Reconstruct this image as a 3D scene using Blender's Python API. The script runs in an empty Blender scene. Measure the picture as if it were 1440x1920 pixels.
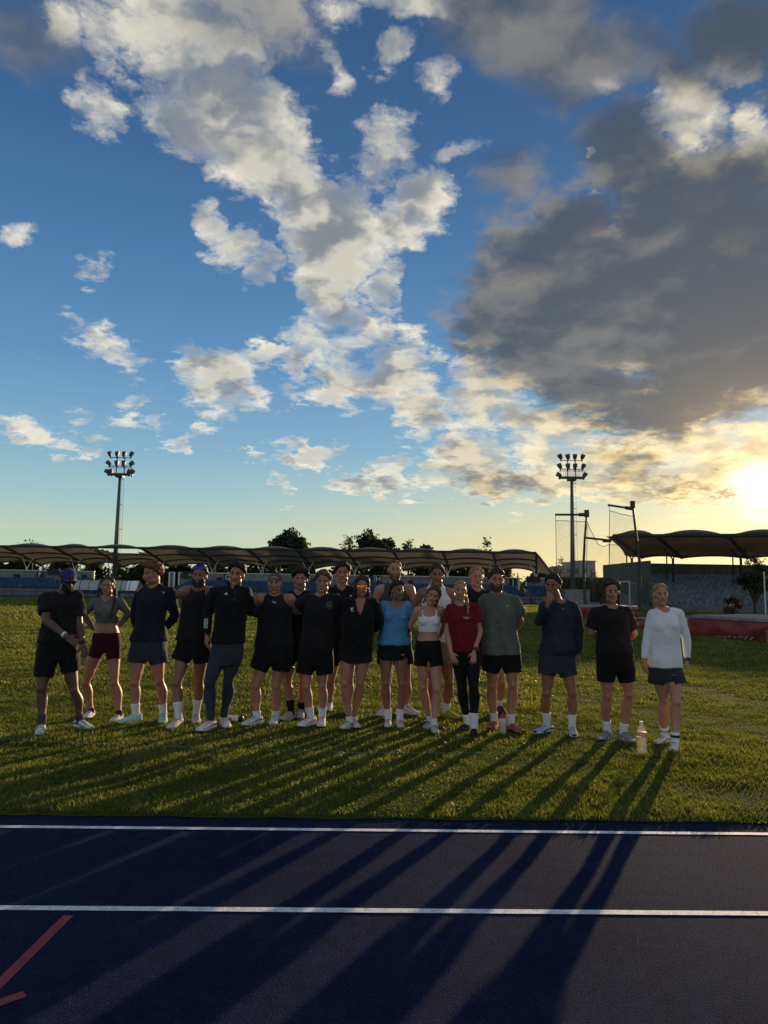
import bpy, bmesh, math, random
import numpy as np
from mathutils import Vector, Matrix, Euler
from mathutils.bvhtree import BVHTree
from mathutils import noise as mnoise

random.seed(7)
rng = np.random.default_rng(11)
sc = bpy.context.scene
COL = sc.collection
R = math.radians

# ------------------------------------------------------------------ camera
CAM_H = 1.66
FPX = 1331.0                      # focal length in photo pixels (1440 x 1920 photograph)
PITCH, ROLL = R(6.0), R(0.92)
fw = Vector((0, math.cos(PITCH), math.sin(PITCH)))
up0 = Vector((0, -math.sin(PITCH), math.cos(PITCH)))
rt0 = Vector((1, 0, 0))
rt = rt0 * math.cos(ROLL) + up0 * math.sin(ROLL)
up = up0 * math.cos(ROLL) - rt0 * math.sin(ROLL)
cd = bpy.data.cameras.new('camera')
cam = bpy.data.objects.new('camera', cd)
COL.objects.link(cam)
cam.matrix_world = Matrix(((rt.x, up.x, -fw.x, 0), (rt.y, up.y, -fw.y, 0), (rt.z, up.z, -fw.z, CAM_H), (0, 0, 0, 1)))
cd.sensor_fit = 'VERTICAL'
cd.sensor_height = 24.0
cd.lens = 24.0 * FPX / 1920.0
cd.clip_end = 3000
cd.clip_start = 0.05
sc.camera = cam

def ray(px, py):
    return (fw * FPX + rt * (px - 720) + up * (960 - py)).normalized()
def at(px, py, Y):
    """world point seen at a photo pixel, at depth Y metres in front of the camera"""
    d = ray(px, py)
    return Vector((0, 0, CAM_H)) + d * (Y / d.y)
def ground(px, py, z=0.0):
    d = ray(px, py)
    return Vector((0, 0, CAM_H)) + d * ((z - CAM_H) / d.z)

# ------------------------------------------------------------------ node helpers
class NT:
    def __init__(s, tree):
        s.t = tree
    def n(s, typ, **kw):
        nd = s.t.nodes.new(typ)
        for k, v in kw.items():
            setattr(nd, k, v)
        return nd
    def l(s, a, b):
        s.t.links.new(a, b)
    def put(s, sock, v):
        if hasattr(v, 'is_output'):
            s.l(v, sock)
        elif v is not None:
            try:
                sock.default_value = v
            except Exception:
                sock.default_value = tuple(v) + (1,) if len(v) == 3 else v
    def m(s, op, a, b=None, c=None, clamp=False):
        nd = s.n('ShaderNodeMath', operation=op, use_clamp=clamp)
        s.put(nd.inputs[0], a)
        if b is not None: s.put(nd.inputs[1], b)
        if c is not None: s.put(nd.inputs[2], c)
        return nd.outputs[0]
    def v(s, op, a, b=None, out=0):
        nd = s.n('ShaderNodeVectorMath', operation=op)
        s.put(nd.inputs[0], a)
        if b is not None:
            s.put(nd.inputs['Scale' if op == 'SCALE' else 1], b)
        return nd.outputs['Value' if op in ('LENGTH', 'DOT_PRODUCT', 'DISTANCE') else 0]
    def xyz(s, a):
        nd = s.n('ShaderNodeSeparateXYZ'); s.l(a, nd.inputs[0]); return nd.outputs
    def cxyz(s, x, y, z):
        nd = s.n('ShaderNodeCombineXYZ')
        for i, q in enumerate((x, y, z)): s.put(nd.inputs[i], q)
        return nd.outputs[0]
    def mr(s, v, a, b, c=0.0, d=1.0, smooth=True):
        nd = s.n('ShaderNodeMapRange', interpolation_type='SMOOTHSTEP' if smooth else 'LINEAR')
        s.put(nd.inputs[0], v)
        for i, q in enumerate((a, b, c, d)): s.put(nd.inputs[i + 1], q)
        return nd.outputs[0]
    def mix(s, f, a, b, mode='MIX'):
        nd = s.n('ShaderNodeMix', data_type='RGBA', blend_type=mode)
        s.put(nd.inputs[0], f)
        for k, q in ((6, a), (7, b)):
            if isinstance(q, (tuple, list)) and len(q) == 3: q = tuple(q) + (1,)
            s.put(nd.inputs[k], q)
        return nd.outputs[2]
    def noise(s, vec, scale, detail=4, rough=.5, lac=2.0, dist=0.0, dim='3D', out=0):
        nd = s.n('ShaderNodeTexNoise', noise_dimensions=dim)
        if vec is not None: s.l(vec, nd.inputs['Vector'])
        nd.inputs['Scale'].default_value = scale
        nd.inputs['Detail'].default_value = detail
        nd.inputs['Roughness'].default_value = rough
        nd.inputs['Lacunarity'].default_value = lac
        nd.inputs['Distortion'].default_value = dist
        return nd.outputs[out]
    def ramp(s, f, stops):
        nd = s.n('ShaderNodeValToRGB')
        el = nd.color_ramp.elements
        while len(el) < len(stops): el.new(.5)
        for e, (p, c) in zip(el, stops):
            e.position = p; e.color = tuple(c) + (1,) if len(c) == 3 else c
        s.put(nd.inputs[0], f)
        return nd.outputs[0]

# ------------------------------------------------------------------ sky
SUN_D = ray(1422, 914)
SUN_EL = math.asin(SUN_D.z)
SUN_AZ = math.atan2(SUN_D.x, SUN_D.y)      # clockwise from +Y
world = bpy.data.worlds.new('World')
sc.world = world
world.use_nodes = True
wt = world.node_tree
for n_ in list(wt.nodes): wt.nodes.remove(n_)

def sky_q(px, py):
    d = ray(px, py)
    return np.array((d.x / d.y, d.z / d.y))

# cloud masses: centre, half-axes and tilt as seen, turned into directions on the sky  (cx, cy, rx, ry, tilt deg, weight)
LIT = [
    (330, 50, 170, 115, 20, .92), (410, 170, 205, 110, 40, 1.05), (350, 235, 110, 60, 35, .9), (510, 290, 165, 95, 45, 1.05), (600, 390, 165, 95, 40, 1.1), (480, 80, 120, 100, 30, .58),
    (200, 205, 46, 80, -25, .52), (195, 60, 40, 110, -20, .60), (250, 120, 50, 60, -30, .5), (130, 20, 50, 60, -30, .5),
    (620, 470, 130, 85, 50, 1.0), (620, 570, 62, 95, -25, .95), (665, 625, 42, 64, -30, .8),
    (400, 410, 38, 60, -20, .8), (430, 450, 50, 50, 35, .8), (485, 495, 48, 52, -10, .8), (640, 350, 80, 60, -40, .85),
    (710, 280, 80, 76, -30, .85), (785, 370, 66, 100, 5, .92), (740, 430, 66, 56, 0, .82), (770, 450, 50, 30, 0, .6), (730, 555, 44, 64, 0, .70),
    (740, 90, 62, 45, -40, .72), (825, 145, 40, 55, 20, .60), (862, 275, 58, 24, -15, .55), (800, 10, 200, 36, 8, .85), (640, 35, 62, 40, 0, .50), (625, 140, 22, 50, -20, .4),
    (42, 430, 34, 34, 30, .55), (193, 491, 30, 26, 0, .42), (195, 618, 82, 34, 22, .66), (225, 655, 30, 52, -30, .55), (185, 650, 26, 34, 0, .45),
    (410, 700, 92, 60, 18, 1.0), (345, 655, 46, 36, 40, .78), (475, 735, 36, 30, 0, .65), (415, 762, 60, 24, 10, .52),
    (480, 660, 56, 28, 22, .74), (545, 680, 50, 44, 10, .80), (585, 640, 50, 50, 20, .66), (640, 665, 66, 46, 10, .75),
    (640, 725, 66, 54, -20, .95), (740, 700, 92, 66, -12, 1.0), (790, 770, 70, 64, -30, .98), (700, 655, 56, 36, 0, .65), (560, 745, 40, 20, 20, .42),
    (250, 735, 40, 24, -30, .58), (138, 780, 34, 26, 0, .5), (30, 805, 90, 26, 8, .60), (70, 822, 60, 18, 8, .55), (150, 848, 62, 22, 3, .62), (225, 790, 36, 20, 0, .45), (270, 795, 40, 16, 5, .45), (140, 815, 40, 14, 0, .42),
    (362, 814, 58, 18, -22, .60), (325, 826, 40, 10, -18, .45), (580, 852, 70, 32, -12, .95), (528, 833, 22, 20, 0, .5), (484, 863, 24, 12, 0, .5), (522, 918, 30, 12, 0, .46),
    (700, 902, 80, 28, 12, .90), (745, 872, 42, 28, 10, .68), (740, 925, 42, 18, 6, .68), (790, 830, 40, 22, 0, .45),
    (880, 870, 84, 80, 30, 1.0), (830, 905, 58, 30, 0, .85), (930, 900, 66, 48, 10, 1.0), (1000, 905, 84, 44, 0, .95), (1010, 860, 54, 46, 0, .75),
    (905, 740, 90, 84, 40, .95), (960, 790, 110, 46, 8, .9), (1040, 810, 90, 46, 0, .8), (1100, 880, 95, 68, 0, .95), (870, 690, 40, 50, 20, .6),
    (1200, 870, 130, 76, 0, 1.0), (1330, 880, 150, 72, -6, 1.0), (1160, 925, 130, 24, 0, .9), (1290, 935, 110, 20, 2, .85), (1420, 860, 80, 60, 0, .9), (1300, 820, 120, 40, 0, .8),
    (1290, 200, 90, 62, 10, .75), (1390, 130, 60, 42, -20, .75), (1125, 150, 32, 24, -30, .45), (1425, 250, 44, 66, 0, .75), (1230, 260, 60, 44, 20, .7), (1340, 350, 60, 40, 0, .5),
    (1092, 287, 11, 9, 0, .5), (1112, 345, 16, 10, 0, .5), (1400, 450, 60, 30, -20, .45),
]
DARK = [
    (935, 590, 120, 95, -10, .95), (990, 480, 120, 110, -45, .9), (1240, 330, 120, 90, 20, .8),
    (1180, 560, 330, 190, -8, 1.15), (1020, 600, 190, 150, 30, 1.0), (1060, 440, 150, 110, -45, .9), (1330, 420, 240, 170, 0, 1.1), (1330, 640, 240, 170, 0, 1.15),
    (1080, 700, 190, 90, 25, 1.0), (1250, 760, 260, 60, -4, .95), (1420, 540, 150, 260, 0, 1.1), (1170, 270, 110, 110, 20, .85), (1400, 330, 130, 110, 0, .9),
    (1000, 60, 190, 120, 15, 1.0), (880, 40, 90, 90, 0, .7), (1110, 90, 150, 80, 0, .62), (1390, 60, 110, 110, 0, .85), (1050, 150, 90, 60, 40, .6), (1300, 130, 130, 60, 10, .5),
    (970, 330, 60, 60, 0, .36), (60, 60, 110, 70, 30, .42), (470, 60, 160, 90, 20, .42), (1180, 865, 80, 34, 0, .55), (930, 915, 75, 24, 0, .5), (1290, 905, 110, 14, 0, .45), (1380, 925, 50, 7, -4, .8),
]

def blob_field(N, qx, qy, blobs, floor):
    acc = floor
    q = None
    for i, (cx, cy, rx, ry, a, w) in enumerate(blobs):
        c = sky_q(cx, cy)
        e = 6.0
        J = np.column_stack(((sky_q(cx + e, cy) - sky_q(cx - e, cy)) / (2 * e), (sky_q(cx, cy + e) - sky_q(cx, cy - e)) / (2 * e)))
        ca, sa = math.cos(R(a)), math.sin(R(a))
        A = np.linalg.inv(J @ np.array(((ca * rx, -sa * ry), (sa * rx, ca * ry))))     # sky direction -> unit disc
        o = -A @ c
        if i % 8 == 0:
            # (chained on the running value so that the masses are worked through a few at a time)
            q = N.cxyz(qx, qy, N.m('MULTIPLY_ADD', acc, 1e-7, 1.0) if hasattr(acc, 'is_output') else 1.0)
        u = N.v('DOT_PRODUCT', q, (A[0, 0], A[0, 1], o[0]))
        v = N.v('DOT_PRODUCT', q, (A[1, 0], A[1, 1], o[1]))
        d2 = N.m('MULTIPLY_ADD', u, u, N.m('MULTIPLY', v, v))
        acc = N.m('MAXIMUM', N.m('MULTIPLY_ADD', d2, -w, w), acc)
    return acc

SKY_STR = 0.075
def build_world():
    N = NT(wt)
    out = N.n('ShaderNodeOutputWorld'); bg = N.n('ShaderNodeBackground')
    sky = N.n('ShaderNodeTexSky', sky_type='NISHITA')
    sky.sun_disc = False
    sky.sun_elevation = SUN_EL
    sky.sun_rotation = SUN_AZ
    sky.altitude = 60
    sky.air_density = 1.0; sky.dust_density = 0.4; sky.ozone_density = 2.0
    tc = N.n('ShaderNodeTexCoord')
    d = N.v('NORMALIZE', tc.outputs['Generated'])
    sd = tuple(SUN_D)
    x, y, z = N.xyz(d)
    cs = N.v('DOT_PRODUCT', d, sd)
    ang = N.m('ARCCOSINE', N.m('MINIMUM', cs, 1.0))           # angle from the sun
    near = N.mr(ang, .62, .04, 0, 1)                            # 1 close to the sun
    front = N.mr(y, -.1, .3)
    k = 10.0                                                     # sky radiances below are written for strength 0.10
    def C(r_, g_, b_, f=1.0): return (r_ * k * f, g_ * k * f, b_ * k * f)
    grad = N.ramp(z, [(0.0, (.62, .70, .50)), (.067, (.53, .67, .54)), (.112, (.38, .60, .62)), (.186, (.242, .456, .640)),
                      (.294, (.120, .305, .550)), (.423, (.073, .205, .430)), (.536, (.046, .136, .315)), (.64, (.036, .108, .255)), (1.0, (.03, .09, .22))])
    low = N.mr(z, .20, .02)
    grad = N.mix(N.m('MULTIPLY', N.mr(ang, .85, .15), low), grad, (.82, .71, .38))
    base = N.mix(.15, N.v('SCALE', grad, k), N.v('MULTIPLY', sky.outputs[0], SKY_GAIN))
    # ---- cloud density
    zc = N.m('MAXIMUM', z, 0.0)
    kk = N.m('DIVIDE', 1.0, N.m('ADD', zc, .24))
    P = N.cxyz(N.m('MULTIPLY', x, kk), N.m('MULTIPLY', y, kk), 0.0)
    yc = N.m('MAXIMUM', y, .05)
    w1 = N.noise(P, 2.6, 3, .55, out=1)
    w2 = N.noise(P, 11.0, 4, .62, out=1)
    wq = N.v('ADD', N.v('SCALE', N.v('SUBTRACT', w1, (.5, .5, .5)), .10), N.v('SCALE', N.v('SUBTRACT', w2, (.5, .5, .5)), .10))
    wx, wy, wz = N.xyz(wq)
    qx = N.m('ADD', N.m('DIVIDE', x, yc), wx)
    qy = N.m('ADD', N.m('DIVIDE', z, yc), N.m('MULTIPLY', wy, .9))
    Pw = N.v('ADD', P, N.v('SCALE', wq, .9))
    nz = N.noise(Pw, 5.0, 10, .59)
    # towards the sun across the cloud layer
    ks = 1.0 / (sd[2] + .24)
    tow = N.v('NORMALIZE', N.v('SUBTRACT', (sd[0] * ks, sd[1] * ks, 0.0), P))
    Ps = N.v('ADD', P, N.v('SCALE', wq, .55))
    ns1 = N.noise(Ps, 5.0, 4, .56)
    nz2 = N.noise(N.v('ADD', Ps, N.v('SCALE', tow, .06)), 5.0, 4, .56)
    nf = N.noise(N.v('ADD', P, N.v('SCALE', wq, 1.6)), 26.0, 5, .62)
    nn = N.m('ADD', N.m('MULTIPLY', N.m('SUBTRACT', nz, .5), 2.0), N.m('MULTIPLY', N.m('SUBTRACT', nf, .5), .75))
    grd = N.m('SUBTRACT', ns1, nz2)
    fA = blob_field(N, qx, qy, LIT, -.55)
    fB = blob_field(N, qx, qy, DARK, N.m('MULTIPLY_ADD', fA, 1e-7, -.55))
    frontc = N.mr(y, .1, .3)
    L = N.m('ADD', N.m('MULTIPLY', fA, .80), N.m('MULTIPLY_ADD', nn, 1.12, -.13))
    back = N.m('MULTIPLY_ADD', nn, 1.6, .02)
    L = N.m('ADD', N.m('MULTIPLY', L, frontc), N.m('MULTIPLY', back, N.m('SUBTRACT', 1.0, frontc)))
    D = N.m('ADD', N.m('MULTIPLY', fB, .8), N.m('MULTIPLY_ADD', nn, .46, -.08))
    D = N.m('ADD', N.m('MULTIPLY', D, frontc), N.m('SUBTRACT', frontc, 1.0))
    # ---- sunlit cumulus: bright where thin or turned to the sun, grey in the thick shaded folds
    aL = N.m('POWER', N.mr(L, -.16, .72), .85)
    sunf = N.mr(grd, -.075, .085)
    thick = N.mr(N.m('ADD', fA, N.m('MULTIPLY', nn, .42)), .12, .95)
    body = N.m('ADD', N.m('MULTIPLY', sunf, .52), N.m('MULTIPLY', N.m('SUBTRACT', 1.0, thick), .78))
    body = N.m('ADD', body, N.m('MULTIPLY', near, .22))
    warm = N.mix(near, C(1.02, .94, .75), C(1.2, .97, .54))
    shade = N.mix(near, C(.25, .27, .295), C(.38, .33, .23))
    cL = N.mix(N.m('MINIMUM', body, 1.0), shade, warm)
    cL = N.mix(front, C(1.05, .95, .84, BACK_FILL_GAIN), cL)  # unseen bright clouds behind the camera, added to lift the shade
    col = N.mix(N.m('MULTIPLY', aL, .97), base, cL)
    # ---- heavy shaded cloud, gilded where it thins towards the sun
    aD = N.mr(D, -.24, .52)
    edge = N.m('SUBTRACT', 1.0, N.mr(D, .12, .60))
    gild = N.m('MULTIPLY', N.mr(grd, -.05, .12), N.m('MULTIPLY', edge, near))
    lump = N.noise(N.cxyz(x, N.m('MULTIPLY', y, .5), N.m('MULTIPLY', z, 1.6)), 3.4, 5, .5)
    g0 = N.mix(N.mr(N.m('ADD', lump, N.m('ADD', N.m('MULTIPLY', grd, .7), N.m('MULTIPLY', N.m('SUBTRACT', nz, .5), .16))), .36, .66), C(.066, .092, .130), C(.215, .217, .22))
    g0 = N.mix(N.m('MULTIPLY', near, .40), g0, C(.23, .20, .15))
    cD = N.mix(gild, g0, C(1.0, .74, .32))
    col = N.mix(N.m('MULTIPLY', aD, .95), col, cD)
    # ---- the sun's own glare through the cloud gap
    glare = N.m('POWER', N.mr(ang, .34, .0, 0, 1, False), 3.6)
    col = N.mix(1.0, col, N.v('SCALE', (1.0, .62, .2), N.m('MULTIPLY', glare, .62 * k)), 'ADD')
    core = N.m('MULTIPLY', N.mr(N.m('ADD', ang, N.m('MULTIPLY', N.m('SUBTRACT', nz, .5), .09)), .050, .006), N.m('SUBTRACT', 1.0, N.m('MULTIPLY', aD, .5)))
    col = N.mix(1.0, col, N.v('SCALE', (1.0, .84, .5), N.m('MULTIPLY', core, 2.0 * k)), 'ADD')
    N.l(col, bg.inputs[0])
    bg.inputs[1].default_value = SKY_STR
    N.l(bg.outputs[0], out.inputs[0])
SKY_GAIN = (1.0, 1.0, 1.0)
BACK_FILL_GAIN = 1.0
build_world()

sl = bpy.data.lights.new('sun', 'SUN')
sl.energy = 5.0; sl.angle = R(0.5); sl.color = (1.0, .72, .42)
so = bpy.data.objects.new('sun', sl); COL.objects.link(so)
so.rotation_euler = SUN_D.to_track_quat('Z', 'Y').to_euler()
so.location = (30, 60, 20)

sc.view_settings.view_transform = 'Standard'
sc.view_settings.look = 'None'
sc.view_settings.exposure = 0.40
sc.view_settings.gamma = 1.0
sc.view_settings.use_curve_mapping = False
sc.cycles.use_denoising = True
sc.cycles.max_bounces = 5
sc.cycles.diffuse_bounces = 2
sc.cycles.use_adaptive_sampling = True
sc.cycles.adaptive_threshold = 0.015
sc.cycles.adaptive_min_samples = 12
sc.cycles.transparent_max_bounces = 16
# ------------------------------------------------------------------ mesh + material helpers
MATS = {}
def mat(name, color=(.5, .5, .5), rough=.7, metal=0.0, var=.12, vscale=14.0, bump=0.0, bscale=60.0, spec=.3, trans=0.0, alpha=None, sheen=0.0, tint=None):
    """Principled material whose colour is broken up by noise; trans = share of light let through (cloth, leaf, membrane)"""
    if name in MATS: return MATS[name]
    m = bpy.data.materials.new(name); m.use_nodes = True
    N = NT(m.node_tree)
    b = m.node_tree.nodes['Principled BSDF']; out = m.node_tree.nodes['Material Output']
    tc = N.n('ShaderNodeTexCoord')
    nz = N.noise(tc.outputs['Object'], vscale, 4, .6)
    c2 = tint or tuple(min(1, c * (1 + var)) for c in color)
    c1 = tuple(c * (1 - var) for c in color)
    col = N.mix(N.mr(nz, .3, .7), c1, c2)
    N.l(col, b.inputs['Base Color'])
    b.inputs['Roughness'].default_value = rough
    b.inputs['Metallic'].default_value = metal
    b.inputs['Specular IOR Level'].default_value = spec
    if sheen: b.inputs['Sheen Weight'].default_value = sheen
    if bump:
        bp = N.n('ShaderNodeBump'); bp.inputs['Strength'].default_value = bump; bp.inputs['Distance'].default_value = .01
        N.l(N.noise(tc.outputs['Object'], bscale, 3, .6), bp.inputs['Height']); N.l(bp.outputs[0], b.inputs['Normal'])
    sh = b.outputs[0]
    if trans:
        t = N.n('ShaderNodeBsdfTranslucent'); N.l(col, t.inputs[0])
        mx = N.n('ShaderNodeMixShader'); mx.inputs[0].default_value = trans
        N.l(sh, mx.inputs[1]); N.l(t.outputs[0], mx.inputs[2]); sh = mx.outputs[0]
    if alpha is not None:
        t = N.n('ShaderNodeBsdfTransparent')
        mx = N.n('ShaderNodeMixShader'); mx.inputs[0].default_value = alpha
        N.l(t.outputs[0], mx.inputs[1]); N.l(sh, mx.inputs[2]); sh = mx.outputs[0]
    N.l(sh, out.inputs[0])
    MATS[name] = m
    return m

class MB:
    """collects shapes; build() links them as ONE mesh object"""
    def __init__(s): s.v = []; s.f = []
    def add(s, vs, fs):
        o = len(s.v); s.v += [tuple(q) for q in vs]; s.f += [tuple(i + o for i in f) for f in fs]; return s
    def box(s, c, h, rot=None):
        c = Vector(c); vs = []
        for x in (-1, 1):
            for y in (-1, 1):
                for z in (-1, 1):
                    p = Vector((x * h[0], y * h[1], z * h[2]))
                    if rot: p = rot @ p
                    vs.append(c + p)
        return s.add(vs, [(0, 1, 3, 2), (4, 6, 7, 5), (0, 4, 5, 1), (2, 3, 7, 6), (0, 2, 6, 4), (1, 5, 7, 3)])
    def tube(s, pts, rad, n=8, cap=True):
        pts = [Vector(p) for p in pts]
        if not hasattr(rad, '__len__'): rad = [rad] * len(pts)
        vs = []; fs = []
        ref = None
        for i, p in enumerate(pts):
            t = (pts[min(i + 1, len(pts) - 1)] - pts[max(i - 1, 0)]).normalized()
            if ref is None:
                ref = Vector((0, 0, 1)) if abs(t.z) < .9 else Vector((1, 0, 0))
            a = (ref - t * ref.dot(t)).normalized(); b = t.cross(a); ref = a
            for k in range(n):
                q = 2 * math.pi * k / n
                vs.append(p + (a * math.cos(q) + b * math.sin(q)) * rad[i])
        for i in range(len(pts) - 1):
            for k in range(n):
                k2 = (k + 1) % n
                fs.append((i * n + k, i * n + k2, (i + 1) * n + k2, (i + 1) * n + k))
        if cap:
            fs.append(tuple(range(n - 1, -1, -1))); fs.append(tuple(range((len(pts) - 1) * n, len(pts) * n)))
        return s.add(vs, fs)
    def lathe(s, prof, c, n=20, rot=None):
        c = Vector(c); vs = []; fs = []
        for r, z in prof:
            for k in range(n):
                q = 2 * math.pi * k / n
                p = Vector((r * math.cos(q), r * math.sin(q), z))
                if rot: p = rot @ p
                vs.append(c + p)
        for i in range(len(prof) - 1):
            for k in range(n):
                k2 = (k + 1) % n
                fs.append((i * n + k, i * n + k2, (i + 1) * n + k2, (i + 1) * n + k))
        fs.append(tuple(range(n - 1, -1, -1))); fs.append(tuple(range((len(prof) - 1) * n, len(prof) * n)))
        return s.add(vs, fs)
    def grid(s, fn, nu, nv, hole=None):
        vs = [fn(i / nu, j / nv) for j in range(nv + 1) for i in range(nu + 1)]
        fs = [(j * (nu + 1) + i, j * (nu + 1) + i + 1, (j + 1) * (nu + 1) + i + 1, (j + 1) * (nu + 1) + i)
              for j in range(nv) for i in range(nu) if not (hole and hole((i + .5) / nu, (j + .5) / nv))]
        return s.add(vs, fs)
    def build(s, name, m, parent=None, smooth=False, solid=0.0, origin=None):
        me = bpy.data.meshes.new(name)
        v = s.v
        if origin is not None:
            v = [(a - origin[0], b - origin[1], c - origin[2]) for a, b, c in v]
        me.from_pydata(v, [], s.f); me.validate()
        bm = bmesh.new(); bm.from_mesh(me)
        if solid: pass
        else: bmesh.ops.recalc_face_normals(bm, faces=bm.faces)
        bm.to_mesh(me); bm.free()
        if smooth: me.polygons.foreach_set('use_smooth', [True] * len(me.polygons))
        me.materials.append(m)
        o = bpy.data.objects.new(name, me); COL.objects.link(o)
        if solid:
            md = o.modifiers.new('thickness', 'SOLIDIFY'); md.thickness = solid; md.offset = 0
        if origin is not None: o.location = origin
        if parent: o.parent = parent
        return o

def tag(o, label=None, cat=None, group=None, kind=None):
    if label: o['label'] = label
    if cat: o['category'] = cat
    if group: o['group'] = group
    if kind: o['kind'] = kind
    return o
def empty(name, loc, label, cat, group=None):
    o = bpy.data.objects.new(name, None); COL.objects.link(o); o.location = loc
    o.empty_display_size = .2
    return tag(o, label, cat, group)
def under(parent, o):
    """parent a mesh built in world coordinates, keeping it where it is"""
    o.parent = parent
    o.matrix_parent_inverse = Matrix.Translation(parent.location).inverted()
    return o
FONT_CACHE = {}
def text_mesh(txt, size, depth=.0):
    """flat lettering in the XZ plane centred on the origin, as (verts, faces)"""
    cu = bpy.data.curves.new('t', 'FONT'); cu.body = txt; cu.size = size; cu.align_x = 'CENTER'; cu.align_y = 'CENTER'; cu.extrude = depth; cu.resolution_u = 3
    ob = bpy.data.objects.new('t', cu); COL.objects.link(ob)
    dg = bpy.context.evaluated_depsgraph_get()
    me = bpy.data.meshes.new_from_object(ob.evaluated_get(dg))
    vs = [(v.co.x, -v.co.z, v.co.y) for v in me.vertices]; fs = [tuple(p.vertices) for p in me.polygons]
    bpy.data.objects.remove(ob); bpy.data.curves.remove(cu); bpy.data.meshes.remove(me)
    return vs, fs

# ------------------------------------------------------------------ ground, track, field
YAW = R(1.07)
tdir = Vector((math.cos(YAW), math.sin(YAW), 0)); tnor = Vector((-math.sin(YAW), math.cos(YAW), 0))
def tr(u, v, z=0.0):          # along / across the track
    return tdir * u + tnor * v + Vector((0, 0, z))
V1 = ground(720, 1557.5).dot(tnor); V2 = ground(720, 1708.5).dot(tnor); VG = ground(720, 1537).dot(tnor)
FAR = 73.0

def sheet(name, u0, u1, v0, v1, z, m):
    o = MB().add([tr(u0, v0, z), tr(u1, v0, z), tr(u1, v1, z), tr(u0, v1, z)], [(0, 1, 2, 3)]).build(name, m)
    return tag(o, kind='structure')

def track_mat(name, base):
    m = bpy.data.materials.new(name); m.use_nodes = True
    N = NT(m.node_tree); b = m.node_tree.nodes['Principled BSDF']
    tc = N.n('ShaderNodeTexCoord'); P = tc.outputs['Object']
    big = N.noise(P, .7, 4, .6); mid = N.noise(P, 9, 4, .6)
    gr = N.noise(P, 170, 3, .75)
    col = N.mix(N.mr(N.m('ADD', N.m('MULTIPLY', big, .55), N.m('MULTIPLY', mid, .45)), .38, .62), tuple(c * .8 for c in base), tuple(c * 1.25 for c in base))
    col = N.mix(N.mr(gr, .30, .52), tuple(c * .45 for c in base), col)
    col = N.mix(N.mr(gr, .58, .72), col, tuple(c * 3.2 + .016 for c in base))  # pale grains, with some sun sparkle put into the colour
    col = N.mix(N.mr(N.noise(P, 120, 2, .8), .62, .70), col, tuple(c * 5 + .03 for c in base))  # sparse brighter grains: sun glints put into the colour
    # faint scuffs and dusty wear along the running direction
    tx, ty, tz = N.xyz(P)
    scuff = N.noise(N.cxyz(N.m('MULTIPLY', tx, .5), N.m('MULTIPLY', ty, 5.0), 0.0), 2.2, 5, .65)
    col = N.mix(N.m('MULTIPLY', N.mr(scuff, .55, .80), .35), col, (.045, .045, .050))
    N.l(col, b.inputs['Base Color'])
    b.inputs['Roughness'].default_value = .88
    b.inputs['Specular IOR Level'].default_value = .009
    vo = N.n('ShaderNodeTexVoronoi'); vo.inputs['Scale'].default_value = 190; N.l(P, vo.inputs['Vector'])
    h = N.m('ADD', N.m('MULTIPLY', vo.outputs['Distance'], -1.0), N.m('MULTIPLY', N.noise(P, 90, 3, .6), .8))
    bp = N.n('ShaderNodeBump'); bp.inputs['Strength'].default_value = 1.0; bp.inputs['Distance'].default_value = .006
    N.l(h, bp.inputs['Height']); N.l(bp.outputs[0], b.inputs['Normal'])
    return m
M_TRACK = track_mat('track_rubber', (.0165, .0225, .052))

def grass_mat():
    m = bpy.data.materials.new('turf'); m.use_nodes = True
    N = NT(m.node_tree); b = m.node_tree.nodes['Principled BSDF']
    tc = N.n('ShaderNodeTexCoord'); P = tc.outputs['Object']
    big = N.noise(P, .22, 5, .6); mid = N.noise(P, 1.6, 5, .65); fine = N.noise(P, 22, 4, .7)
    x, y, z = N.xyz(P)
    band = N.noise(N.cxyz(N.m('MULTIPLY', x, .05), N.m('MULTIPLY', y, .42), 0.0), 1.0, 3, .5)
    col = N.mix(N.mr(N.m('ADD', N.m('MULTIPLY', big, .4), N.m('ADD', N.m('MULTIPLY', mid, .35), N.m('MULTIPLY', band, .25))), .36, .64), (.055, .072, .014), (.105, .108, .022))
    col = N.mix(N.mr(fine, .35, .7), N.mix(.5, col, (.02, .028, .006)), col)
    N.l(col, b.inputs['Base Color'])
    # worn earth patches near the edge
    wn = N.noise(P, 5.5, 5, .65); wear = None
    for (px, py, rx, ry) in ((700, 1490, .62, .20), (1405, 1490, .65, .26), (860, 1480, .30, .10), (60, 1402, .5, .16), (1020, 1462, .35, .09)):
        g = ground(px, py)
        d = N.v('LENGTH', N.v('MULTIPLY', N.v('SUBTRACT', P, (g.x, g.y, 0.0)), (1 / rx, 1 / ry, 0.0)))
        f = N.mr(N.m('ADD', d, N.m('MULTIPLY', N.m('SUBTRACT', wn, .5), 1.6)), 1.15, .55)
        wear = f if wear is None else N.m('MAXIMUM', wear, f)
    col = N.mix(wear, col, (.075, .055, .032))
    b.inputs['Roughness'].default_value = .95; b.inputs['Specular IOR Level'].default_value = .009
    bp = N.n('ShaderNodeBump'); bp.inputs['Strength'].default_value = 1.0; bp.inputs['Distance'].default_value = .05
    N.l(N.m('ADD', fine, N.m('MULTIPLY', mid, 1.4)), bp.inputs['Height']); N.l(bp.outputs[0], b.inputs['Normal'])
    return m
M_TURF = grass_mat()
sheet('ground', -900, 900, -60, 1500, -.06, mat('far_ground', (.05, .06, .02), vscale=.2))
sheet('track', -60, 60, -8, VG + .10, 0.0, M_TRACK)

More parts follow.
